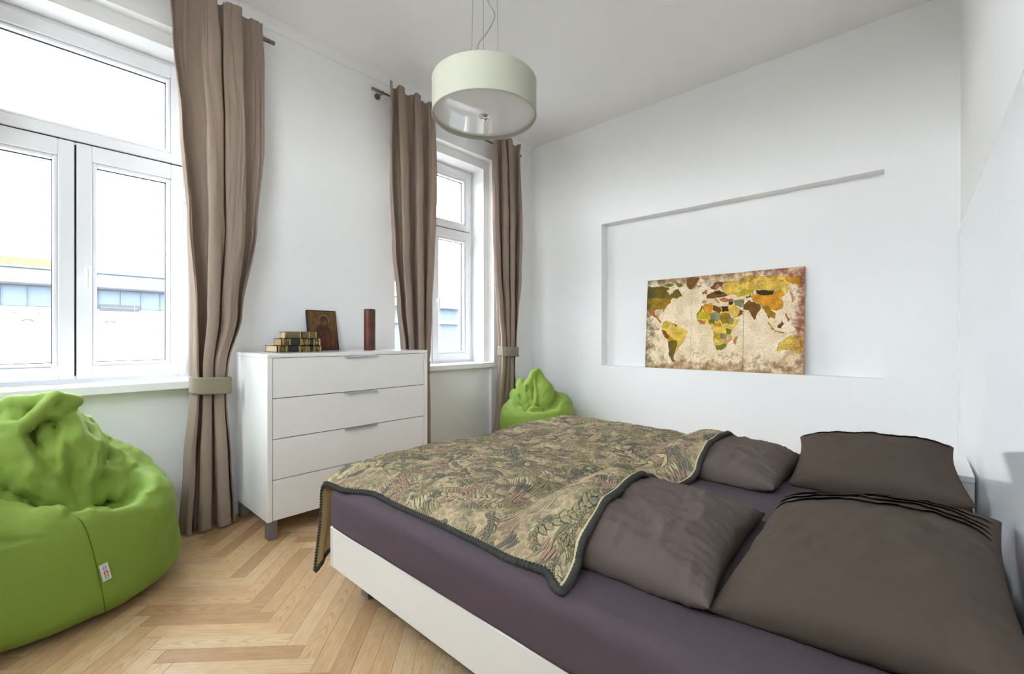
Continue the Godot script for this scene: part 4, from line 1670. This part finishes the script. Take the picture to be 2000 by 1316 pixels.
# ---------------------------------------------------------------- bean bags
func bag_field(p: Vector3, d: Dictionary, f: FastNoiseLite) -> float:
	# filled lower sack: straight sides that lean in, crisp edge round the base
	var q := Vector2(p.x / d.rx, p.z / d.rz).length() / lerpf(1.0, 0.86, clampf(p.y / 0.48, 0.0, 1.0))
	var yy := (p.y - 0.22) / (0.30 if p.y > 0.22 else 0.222)
	var s := (pow(pow(q, 4.6) + pow(absf(yy), 4.6), 1.0 / 4.6) - 1.0) * 0.28
	for e in d.masses:
		var c: Vector3 = e[0]
		var r: Vector3 = e[1]
		var w := (p - c) / r
		s = smin(s, (w.length() - 1.0) * minf(r.x, minf(r.y, r.z)), e[2])
	var ca: Vector3 = d.cone[0]
	var cab: Vector3 = d.cone[1] - ca
	var ct := clampf((p - ca).dot(cab) / cab.length_squared(), 0.0, 1.0)
	s = smin(s, ((p - ca - cab * ct).length() - lerpf(d.cone[2], d.cone[3], ct)) * 0.85, 0.03)
	for e in d.hollows:
		var c: Vector3 = e[0]
		var r: Vector3 = e[1]
		var w := (p - c) / r
		s = smax(s, -(w.length() - 1.0) * minf(r.x, minf(r.y, r.z)), e[2])
	for e in d.lobes:
		var a: Vector3 = e[0]
		var ab: Vector3 = e[1] - a
		var t := clampf((p - a).dot(ab) / ab.length_squared(), 0.0, 1.0)
		s = smin(s, (p - a - ab * t).length() - lerpf(e[2], e[3], t), 0.007)
	if absf(s) < 0.05:
		var top := smoothstep(0.30, 0.48, p.y)
		s += 0.0045 * f.get_noise_3d(p.x * 5.0, p.y * 3.0, p.z * 5.0)
		# pulled creases in the slack cloth of the upper half
		var hub := Vector2(p.x - d.hub.x, p.y - d.hub.y)
		var rr := hub.length()
		var an := hub.angle()
		var c := absf(f.get_noise_3d(an * 2.3 + rr * 1.2, rr * 2.4, p.z * 2.0))
		var c2 := absf(f.get_noise_3d(an * 4.5 - rr * 3.0 + 7.0, rr * 6.0, p.z * 5.0))
		var near_hub := smoothstep(0.02, 0.16, rr)
		s += top * near_hub * (0.006 * (0.4 - minf(c * 3.2, 1.0)) + 0.0025 * (0.4 - minf(c2 * 3.0, 1.0)))
		# laps where one layer of cloth lies over the next
		if p.z > -0.12:
			var o := Vector2(p.x, p.y)
			for e in d.creases:
				var pts: Array = e[0]
				var best := 9.0
				var sg := 1.0
				var end := 0.0
				for k in pts.size() - 1:
					var a: Vector2 = pts[k]
					var ab: Vector2 = pts[k + 1] - a
					var u := clampf((o - a).dot(ab) / ab.length_squared(), 0.0, 1.0)
					var w := o - a - ab * u
					if w.length() < best:
						best = w.length()
						sg = signf(ab.cross(o - a))
						end = (k + u) / (pts.size() - 1.0)
				if best < 0.09:
					var fade := smoothstep(0.0, 0.2, end) * smoothstep(1.0, 0.75, end)
					s += e[2] * 2.2 * sg * e[1] * fade * (best / 0.013) * exp(-best / 0.013) + (0.3 + top) * 0.0016 * f.get_noise_3d(p.x * 20.0, p.y * 12.0, p.z * 20.0)
	return maxf(s, -p.y + 0.001)


func bag_mesh(d: Dictionary, cell: float) -> Geo:
	var f := FastNoiseLite.new()
	f.seed = d.seed
	f.frequency = 1.0
	f.fractal_octaves = 2
	var lo := v3(-0.62, -0.02, -0.56)
	var B := 4
	var nb := Vector3i(int(ceil(1.24 / (cell * B))), int(ceil(1.04 / (cell * B))), int(ceil(1.12 / (cell * B))))
	var nx := nb.x * B + 1
	var ny := nb.y * B + 1
	var nz := nb.z * B + 1
	var val := PackedFloat32Array()
	val.resize(nx * ny * nz)
	val.fill(99.0)
	var blocks := []
	for bz in nb.z:
		for by in nb.y:
			for bx_ in nb.x:
				var c := lo + v3(bx_ + 0.5, by + 0.5, bz + 0.5) * cell * B
				if absf(bag_field(c, d, f)) > cell * B * 1.15 + 0.012:
					continue
				blocks.append(Vector3i(bx_, by, bz))
				for k in B + 1:
					for j in B + 1:
						for i in B + 1:
							var x: int = bx_ * B + i
							var y: int = by * B + j
							var z: int = bz * B + k
							var id: int = (z * ny + y) * nx + x
							if val[id] > 98.0:
								val[id] = bag_field(lo + v3(x, y, z) * cell, d, f)
	var at := {}
	var g := Geo.new()
	var cor := [Vector3i(0, 0, 0), Vector3i(1, 0, 0), Vector3i(0, 1, 0), Vector3i(1, 1, 0), Vector3i(0, 0, 1), Vector3i(1, 0, 1), Vector3i(0, 1, 1), Vector3i(1, 1, 1)]
	var edges := [[0, 1], [2, 3], [4, 5], [6, 7], [0, 2], [1, 3], [4, 6], [5, 7], [0, 4], [1, 5], [2, 6], [3, 7]]
	for b in blocks:
		for k in B:
			for j in B:
				for i in B:
					var x: int = b.x * B + i
					var y: int = b.y * B + j
					var z: int = b.z * B + k
					var id: int = (z * ny + y) * nx + x
					var vs := []
					var neg := 0
					for c in cor:
						var w := val[id + (c.z * ny + c.y) * nx + c.x]
						vs.append(w)
						if w < 0.0:
							neg += 1
					if neg == 0 or neg == 8:
						continue
					var sum := Vector3.ZERO
					var cnt := 0
					for e in edges:
						var a: float = vs[e[0]]
						var c: float = vs[e[1]]
						if (a < 0.0) != (c < 0.0):
							sum += Vector3(cor[e[0]]).lerp(Vector3(cor[e[1]]), a / (a - c))
							cnt += 1
					at[id] = g.v.size()
					g.v.append(lo + (v3(x, y, z) + sum / cnt) * cell)
	g.n.resize(g.v.size())
	g.t.resize(g.v.size())
	var steps := [1, nx, nx * ny]
	for id: int in at:
		for a in 3:
			var s0: float = val[id]
			var nid: int = id + steps[a]
			if nid >= val.size():
				continue
			var s1: float = val[nid]
			if s1 > 98.0 or (s0 < 0.0) == (s1 < 0.0):
				continue
			var u: int = steps[(a + 1) % 3]
			var w: int = steps[(a + 2) % 3]
			if not (at.has(id - u) and at.has(id - w) and at.has(id - u - w)):
				continue
			var q := [at[id], at[id - u], at[id - u - w], at[id - w]]
			var nn := (g.v[q[1]] - g.v[q[0]]).cross(g.v[q[2]] - g.v[q[0]]) + (g.v[q[2]] - g.v[q[0]]).cross(g.v[q[3]] - g.v[q[0]])
			var want := Vector3.ZERO
			want[a] = 1.0 if s1 > s0 else -1.0
			if nn.dot(want) < 0.0:
				nn = -nn
				g.ix.append_array([q[0], q[1], q[2], q[0], q[2], q[3]])
			else:
				g.ix.append_array([q[0], q[2], q[1], q[0], q[3], q[2]])
			for k in q:
				g.n[k] += nn
	for k in g.n.size():
		g.n[k] = g.n[k].normalized()
	return g


func chain(folds: Array) -> Array:
	# folds as runs of point, radius, point, radius ... -> tapered capsules
	var out := []
	for q in folds:
		for k in range(0, q.size() - 2, 2):
			out.append([q[k], q[k + 2], q[k + 1], q[k + 3]])
	return out


func on_bag(d: Dictionary, f: FastNoiseLite, from: Vector3, dir: Vector3) -> Vector3:
	var p := from
	for k in 90:
		var s := bag_field(p, d, f)
		if s < 0.001:
			break
		p += dir * maxf(s * 0.6, 0.001)
	return p


func bean_bags() -> void:
	# local axes: x to the viewer's right, y up, z to the viewer
	var near := {
		"seed": 3, "hub": Vector2(0.16, 0.40), "rx": 0.555, "rz": 0.47,
		"creases": [
			[[Vector2(-0.024, 0.802), Vector2(-0.003, 0.741), Vector2(0.019, 0.674), Vector2(0.035, 0.639), Vector2(0.066, 0.573)], 1.0, 0.016],
			[[Vector2(0.051, 0.826), Vector2(0.078, 0.794), Vector2(0.093, 0.748), Vector2(0.089, 0.678), Vector2(0.091, 0.616), Vector2(0.086, 0.568)], -1.0, 0.016],
			[[Vector2(0.137, 0.828), Vector2(0.165, 0.802), Vector2(0.174, 0.744), Vector2(0.176, 0.676)], 1.0, 0.010],
			[[Vector2(0.240, 0.743), Vector2(0.236, 0.674), Vector2(0.218, 0.605), Vector2(0.195, 0.530), Vector2(0.165, 0.509)], 1.0, 0.013],
			[[Vector2(0.267, 0.702), Vector2(0.253, 0.625), Vector2(0.221, 0.537), Vector2(0.203, 0.484)], 1.0, 0.012],
			[[Vector2(0.086, 0.568), Vector2(0.105, 0.524), Vector2(0.111, 0.474), Vector2(0.099, 0.448)], 1.0, 0.010],
			[[Vector2(0.017, 0.841), Vector2(0.038, 0.868), Vector2(0.058, 0.890)], 1.0, 0.008],
		],
		"masses": [[v3(0.02, 0.40, -0.17), v3(0.40, 0.30, 0.26), 0.06], [v3(-0.26, 0.42, 0.16), v3(0.27, 0.20, 0.25), 0.06], [v3(0.20, 0.39, -0.16), v3(0.25, 0.25, 0.24), 0.05], [v3(0.38, 0.36, 0.02), v3(0.11, 0.14, 0.26), 0.05]],
		"hollows": [[v3(0.19, 0.60, 0.19), v3(0.22, 0.235, 0.17), 0.03], [v3(0.0, 0.66, 0.17), v3(0.16, 0.17, 0.10), 0.04]],
		"cone": [v3(0.09, 0.80, -0.05), v3(0.03, 0.42, -0.12), 0.075, 0.34],
		"lobes": chain([
			[v3(-0.02, 0.83, -0.05), 0.04, v3(-0.06, 0.70, 0.04), 0.08, v3(0.035, 0.57, 0.12), 0.08, v3(0.12, 0.43, 0.19), 0.04],
			[v3(0.05, 0.80, 0.0), 0.035, v3(0.075, 0.64, 0.10), 0.06, v3(0.105, 0.50, 0.15), 0.035],
			[v3(0.10, 0.83, -0.04), 0.04, v3(0.14, 0.68, 0.06), 0.065, v3(0.17, 0.54, 0.11), 0.06, v3(0.165, 0.44, 0.17), 0.035],
			[v3(0.14, 0.79, -0.08), 0.04, v3(0.205, 0.64, 0.01), 0.055, v3(0.22, 0.54, 0.06), 0.05, v3(0.18, 0.44, 0.15), 0.03],
			[v3(0.18, 0.74, -0.12), 0.04, v3(0.262, 0.58, -0.03), 0.055, v3(0.26, 0.50, 0.05), 0.05, v3(0.21, 0.43, 0.13), 0.03],
			[v3(0.24, 0.64, -0.16), 0.04, v3(0.32, 0.50, 0.0), 0.055, v3(0.28, 0.43, 0.11), 0.035],
			[v3(-0.12, 0.765, 0.03), 0.035, v3(0.0, 0.775, 0.075), 0.03, v3(0.05, 0.85, 0.045), 0.03, v3(0.085, 0.882, 0.01), 0.032, v3(0.14, 0.855, -0.01), 0.03],
			[v3(0.14, 0.855, -0.01), 0.028, v3(0.06, 0.805, 0.05), 0.026],
			[v3(0.085, 0.88, 0.0), 0.03, v3(-0.03, 0.86, -0.06), 0.04, v3(-0.16, 0.79, -0.08), 0.05],
			[v3(-0.20, 0.66, 0.0), 0.08, v3(-0.02, 0.58, 0.08), 0.06, v3(0.09, 0.46, 0.15), 0.04],
			[v3(0.10, 0.365, 0.225), 0.03, v3(0.19, 0.36, 0.225), 0.028],
			[v3(0.15, 0.41, 0.20), 0.028, v3(0.23, 0.39, 0.21), 0.024],
		])}
	var f := FastNoiseLite.new()
	f.seed = near.seed
	f.frequency = 1.0
	f.fractal_octaves = 2
	var t := thing("bean_bag", "large green fabric bean bag in front of the near window", "bean bag", v3(-2.80, 0, 0.0), "green bean bags", PI / 2)
	obj("sack", bag_mesh(near, 0.0105), M.bag, t)
	var path := PackedVector3Array()
	for k in 26:
		var s := k / 25.0
		var o := v3(lerpf(0.135, 0.215, pow(s, 0.6)), lerpf(0.44, 0.035, s), 0.75)
		path.append(on_bag(near, f, o, v3(0, 0, -1)))
	var g := Geo.new()
	g.tube(path, 0.0016, 6)
	obj("seam", g, M.seam, t)
	# sewn-in tag with coloured rings
	var im := Image.create(36, 84, false, Image.FORMAT_RGB8)
	im.fill(Color(0.83, 0.83, 0.82))
	for e in [[18, 20, Color8(104, 150, 186)], [19, 44, Color8(170, 28, 48)], [19, 56, Color8(216, 128, 62)], [19, 67, Color8(134, 170, 74)]]:
		for y in 84:
			for x in 36:
				var dd := Vector2(x - e[0], y - e[1]).length()
				if dd > 4.5 and dd < 9.0:
					im.set_pixel(x, y, e[2])
	var tm := mk(Color(1, 1, 1), 0.8)
	tm.albedo_texture = ImageTexture.create_from_image(im)
	var c0 := on_bag(near, f, v3(0.193, 0.241, 0.75), v3(0, 0, -1))
	var c1 := on_bag(near, f, v3(0.205, 0.176, 0.75), v3(0, 0, -1))
	var c2 := on_bag(near, f, v3(0.232, 0.181, 0.75), v3(0, 0, -1))
	var c3 := on_bag(near, f, v3(0.219, 0.246, 0.75), v3(0, 0, -1))
	var off := v3(0.0, 0, 0.004)
	g = Geo.new()
	g.poly([c0 + off, c3 + off * 2.0, c2 + off * 2.0, c1 + off], v3(0, 0, 1), [Vector2(0, 0), Vector2(1, 0), Vector2(1, 1), Vector2(0, 1)])
	g.poly([c0, c3 + off, c2 + off, c1], v3(0, 0, -1), [Vector2(0, 0), Vector2(0.05, 0), Vector2(0.05, 0.05), Vector2(0, 0.05)])
	g.poly([c3 + off * 2.0, c2 + off * 2.0, c2 + off, c3 + off], v3(1, 0, 0), [Vector2(0, 0), Vector2(0.05, 0), Vector2(0.05, 0.05), Vector2(0, 0.05)])
	obj("cloth_tag", g, tm, t).set_meta("label", "small white sewn-in tag with coloured rings")

	var far := {
		"seed": 17, "hub": Vector2(-0.01, 0.47),
		"creases": [
			[[Vector2(-0.03, 0.80), Vector2(-0.035, 0.70), Vector2(-0.02, 0.62), Vector2(-0.03, 0.53)], -1.0, 0.014],
			[[Vector2(-0.10, 0.74), Vector2(-0.11, 0.64), Vector2(-0.08, 0.53)], 1.0, 0.012],
			[[Vector2(-0.19, 0.66), Vector2(-0.17, 0.58), Vector2(-0.12, 0.50)], 1.0, 0.010],
			[[Vector2(0.15, 0.68), Vector2(0.17, 0.60), Vector2(0.15, 0.53)], 1.0, 0.010],
		],
		"rx": 0.40, "rz": 0.37,
		"masses": [[v3(-0.02, 0.44, -0.12), v3(0.24, 0.32, 0.18), 0.05], [v3(0.23, 0.42, -0.05), v3(0.13, 0.20, 0.24), 0.05], [v3(-0.22, 0.40, -0.02), v3(0.14, 0.17, 0.24), 0.05]],
		"hollows": [[v3(-0.01, 0.62, 0.19), v3(0.27, 0.15, 0.15), 0.03]],
		"cone": [v3(-0.01, 0.74, -0.09), v3(-0.01, 0.42, -0.10), 0.07, 0.24],
		"lobes": chain([
			[v3(-0.04, 0.80, -0.06), 0.045, v3(-0.075, 0.68, 0.0), 0.06, v3(-0.06, 0.54, 0.09), 0.045],
			[v3(-0.16, 0.71, -0.06), 0.055, v3(-0.15, 0.60, 0.0), 0.065, v3(-0.10, 0.50, 0.10), 0.04],
			[v3(-0.22, 0.60, -0.06), 0.06, v3(-0.20, 0.52, 0.04), 0.05],
			[v3(0.03, 0.74, -0.06), 0.06, v3(0.07, 0.64, -0.01), 0.095, v3(0.07, 0.53, 0.07), 0.08],
			[v3(-0.04, 0.81, -0.06), 0.04, v3(0.0, 0.83, -0.08), 0.035, v3(0.03, 0.79, -0.07), 0.03],
			[v3(-0.015, 0.66, 0.03), 0.03, v3(-0.03, 0.52, 0.12), 0.035],
			[v3(-0.05, 0.49, 0.20), 0.04, v3(0.03, 0.485, 0.18), 0.03],
			[v3(-0.14, 0.47, 0.17), 0.045, v3(-0.22, 0.47, 0.12), 0.045],
		])}
	t = thing("bean_bag", "green fabric bean bag in the far corner behind the bed", "bean bag", v3(-2.69, 0, -3.31), "green bean bags", deg_to_rad(39.06))
	t.scale = Vector3.ONE * 0.975
	obj("sack", bag_mesh(far, 0.013), M.bag, t)


# ---------------------------------------------------------------- head of the bed
func head_end() -> void:
	var t := thing("headboard_panel", "tall glossy white lacquered panel on the wall behind the pillows", "panel", v3(RX - 0.006, 0, -1.9))
	part("board", bx(v3(RX - 0.012, 0.0, WZ + 0.001), v3(RX - 0.0005, 1.80, 0.6), 0.0008), M.panel, t)
	t = thing("nightstand", "white nightstand between the bed and the niche wall", "nightstand", v3(-0.05, 0, -2.98))
	part("top", bx(v3(-0.28, 0.52, -3.2), v3(0.186, 0.548, -2.745), 0.002), M.lacquer, t)
	part("body", bx(v3(-0.27, 0.06, -3.19), v3(0.186, 0.5198, -2.755), 0.002), M.lacquer, t)
	var d := part("drawer", bx(v3(-0.289, 0.30, -3.185), v3(-0.2705, 0.50, -2.76), 0.002), M.lacquer, t)
	part("handle", bx(v3(-0.298, 0.494, -3.05), v3(-0.2895, 0.5, -2.9), 0.001), M.alu, d)
	d = part("drawer", bx(v3(-0.289, 0.08, -3.185), v3(-0.2705, 0.28, -2.76), 0.002), M.lacquer, t)
	part("handle", bx(v3(-0.298, 0.274, -3.05), v3(-0.2895, 0.28, -2.9), 0.001), M.alu, d)
	for x in [-0.24, 0.13]:
		for z in [-3.17, -2.80]:
			part("leg", bx(v3(x, 0, z), v3(x + 0.03, 0.0598, z + 0.03), 0.002), M.leg, t)


# ---------------------------------------------------------------- across the street
func neighbour() -> void:
	var zinc := mk(Color(0.30, 0.345, 0.395), 0.7, 0.3)
	var pale := mk(Color(0.40, 0.415, 0.43), 0.8, 0.2)
	var clay := mk(Color(0.40, 0.355, 0.33), 0.9, 0.1)
	var brick := mk(Color(0.42, 0.30, 0.22), 0.9, 0.1)
	var dark := mk(Color(0.075, 0.085, 0.11), 0.6)
	var X := -18.0
	var t := thing("neighbouring_building", "building across the street with clay tile roof and zinc clad attic", "building", v3(-19, -12, -4))
	part("wall", bx(v3(-24, -12, -16), v3(-13.2, -0.1, 10)), pale, t)
	part("attic_wall", bx(v3(-23, -0.1, -16), v3(X - 0.03, 2.62, 10)), zinc, t)
	# standing seam panels, each 0.62 wide
	for k in 22:
		var z := 4.3 - k * 0.48
		part("zinc_panel", bx(v3(X - 0.03, 2.0, z - 0.47), v3(X, 2.55, z - 0.01), 0.004), zinc, t)
		part("seam", bx(v3(X, 2.0, z - 0.012), v3(X + 0.03, 2.55, z + 0.002)), zinc, t)
	part("eave", bx(v3(X - 0.4, 2.575, -16), v3(X + 0.28, 2.68, 10), 0.02), pale, t)
	part("gutter", bx(v3(X + 0.2, 2.60, -16), v3(X + 0.34, 2.64, 10), 0.01), zinc, t)
	part("flat_roof", bx(v3(-23, 2.68, -16), v3(X + 0.1, 2.75, 10), 0.01), pale, t)
	part("parapet", bx(v3(-22.2, 2.75, -16), v3(-20.5, 3.30, 10), 0.02), pale, t)
	part("parapet_cap", bx(v3(-22.3, 3.30, -16), v3(-20.4, 3.36, 10), 0.01), zinc, t)
	part("ridge", bx(v3(-23, 3.36, -0.6), v3(-21.5, 3.75, 10), 0.02), brick, t)
	part("ledge", bx(v3(X - 0.02, 1.80, -16), v3(X + 0.2, 1.98, 10), 0.01), pale, t)
	# low window with bars
	var w := part("attic_window", bx(v3(X + 0.0, 1.93, -2.36), v3(X + 0.215, 2.12, -1.45), 0.004), dark, t)
	part("window_bar", bx(v3(X + 0.216, 2.02, -2.34), v3(X + 0.225, 2.03, -1.47)), pale, w)
	part("window_bar", bx(v3(X + 0.216, 1.935, -2.25), v3(X + 0.225, 2.115, -2.235)), pale, w)
	# tile courses: rows of rolls stepping down towards the street
	for r in 15:
		var x0 := X + 0.2 + r * 0.32
		var y0 := 1.76 - r * 0.125
		var p := PackedVector3Array()
		var n := 240
		for j in 3:
			for i in n:
				var z := 3.0 - 8.5 * i / (n - 1)
				var wave := 0.028 * absf(sin(z * PI / 0.24))
				if j == 0:
					p.append(v3(x0 - 0.05, y0 + 0.04 + wave, z))
				elif j == 1:
					p.append(v3(x0 + 0.33, y0 - 0.085 + wave, z))
				else:
					p.append(v3(x0 + 0.33, y0 - 0.135 + wave, z))
		var g := Geo.new()
		g.grid(n, 3, p, PackedVector2Array(), true)
		if g.n[n + 40].y < 0:
			g = Geo.new()
			g.grid(n, 3, p, PackedVector2Array(), false)
		part("tile_course", g, clay, t)
	for z in [-0.02, -1.62]:
		var g := Geo.new()
		var c := PackedVector3Array()
		for k in 9:
			var a := PI * k / 8.0
			c.append(v3(X + 0.85, 1.55 + 0.06 * sin(a), z + 0.11 * cos(a)))
		g.tube(c, 0.012, 6)
		part("vent_tile", g, dark, t)
	part("street_roof_base", bx(v3(-18.1, -0.6, -16), v3(-13.1, -0.12, 10)), clay, t)


func _ready() -> void:
	rng.seed = 7
	camera_and_light()
	materials()
	room()
	floor_boards()
	bed()
	bedspread()
	chest()
	curtains()
	bean_bags()
	head_end()
	lamp()
	canvases()
	on_chest()
	neighbour()
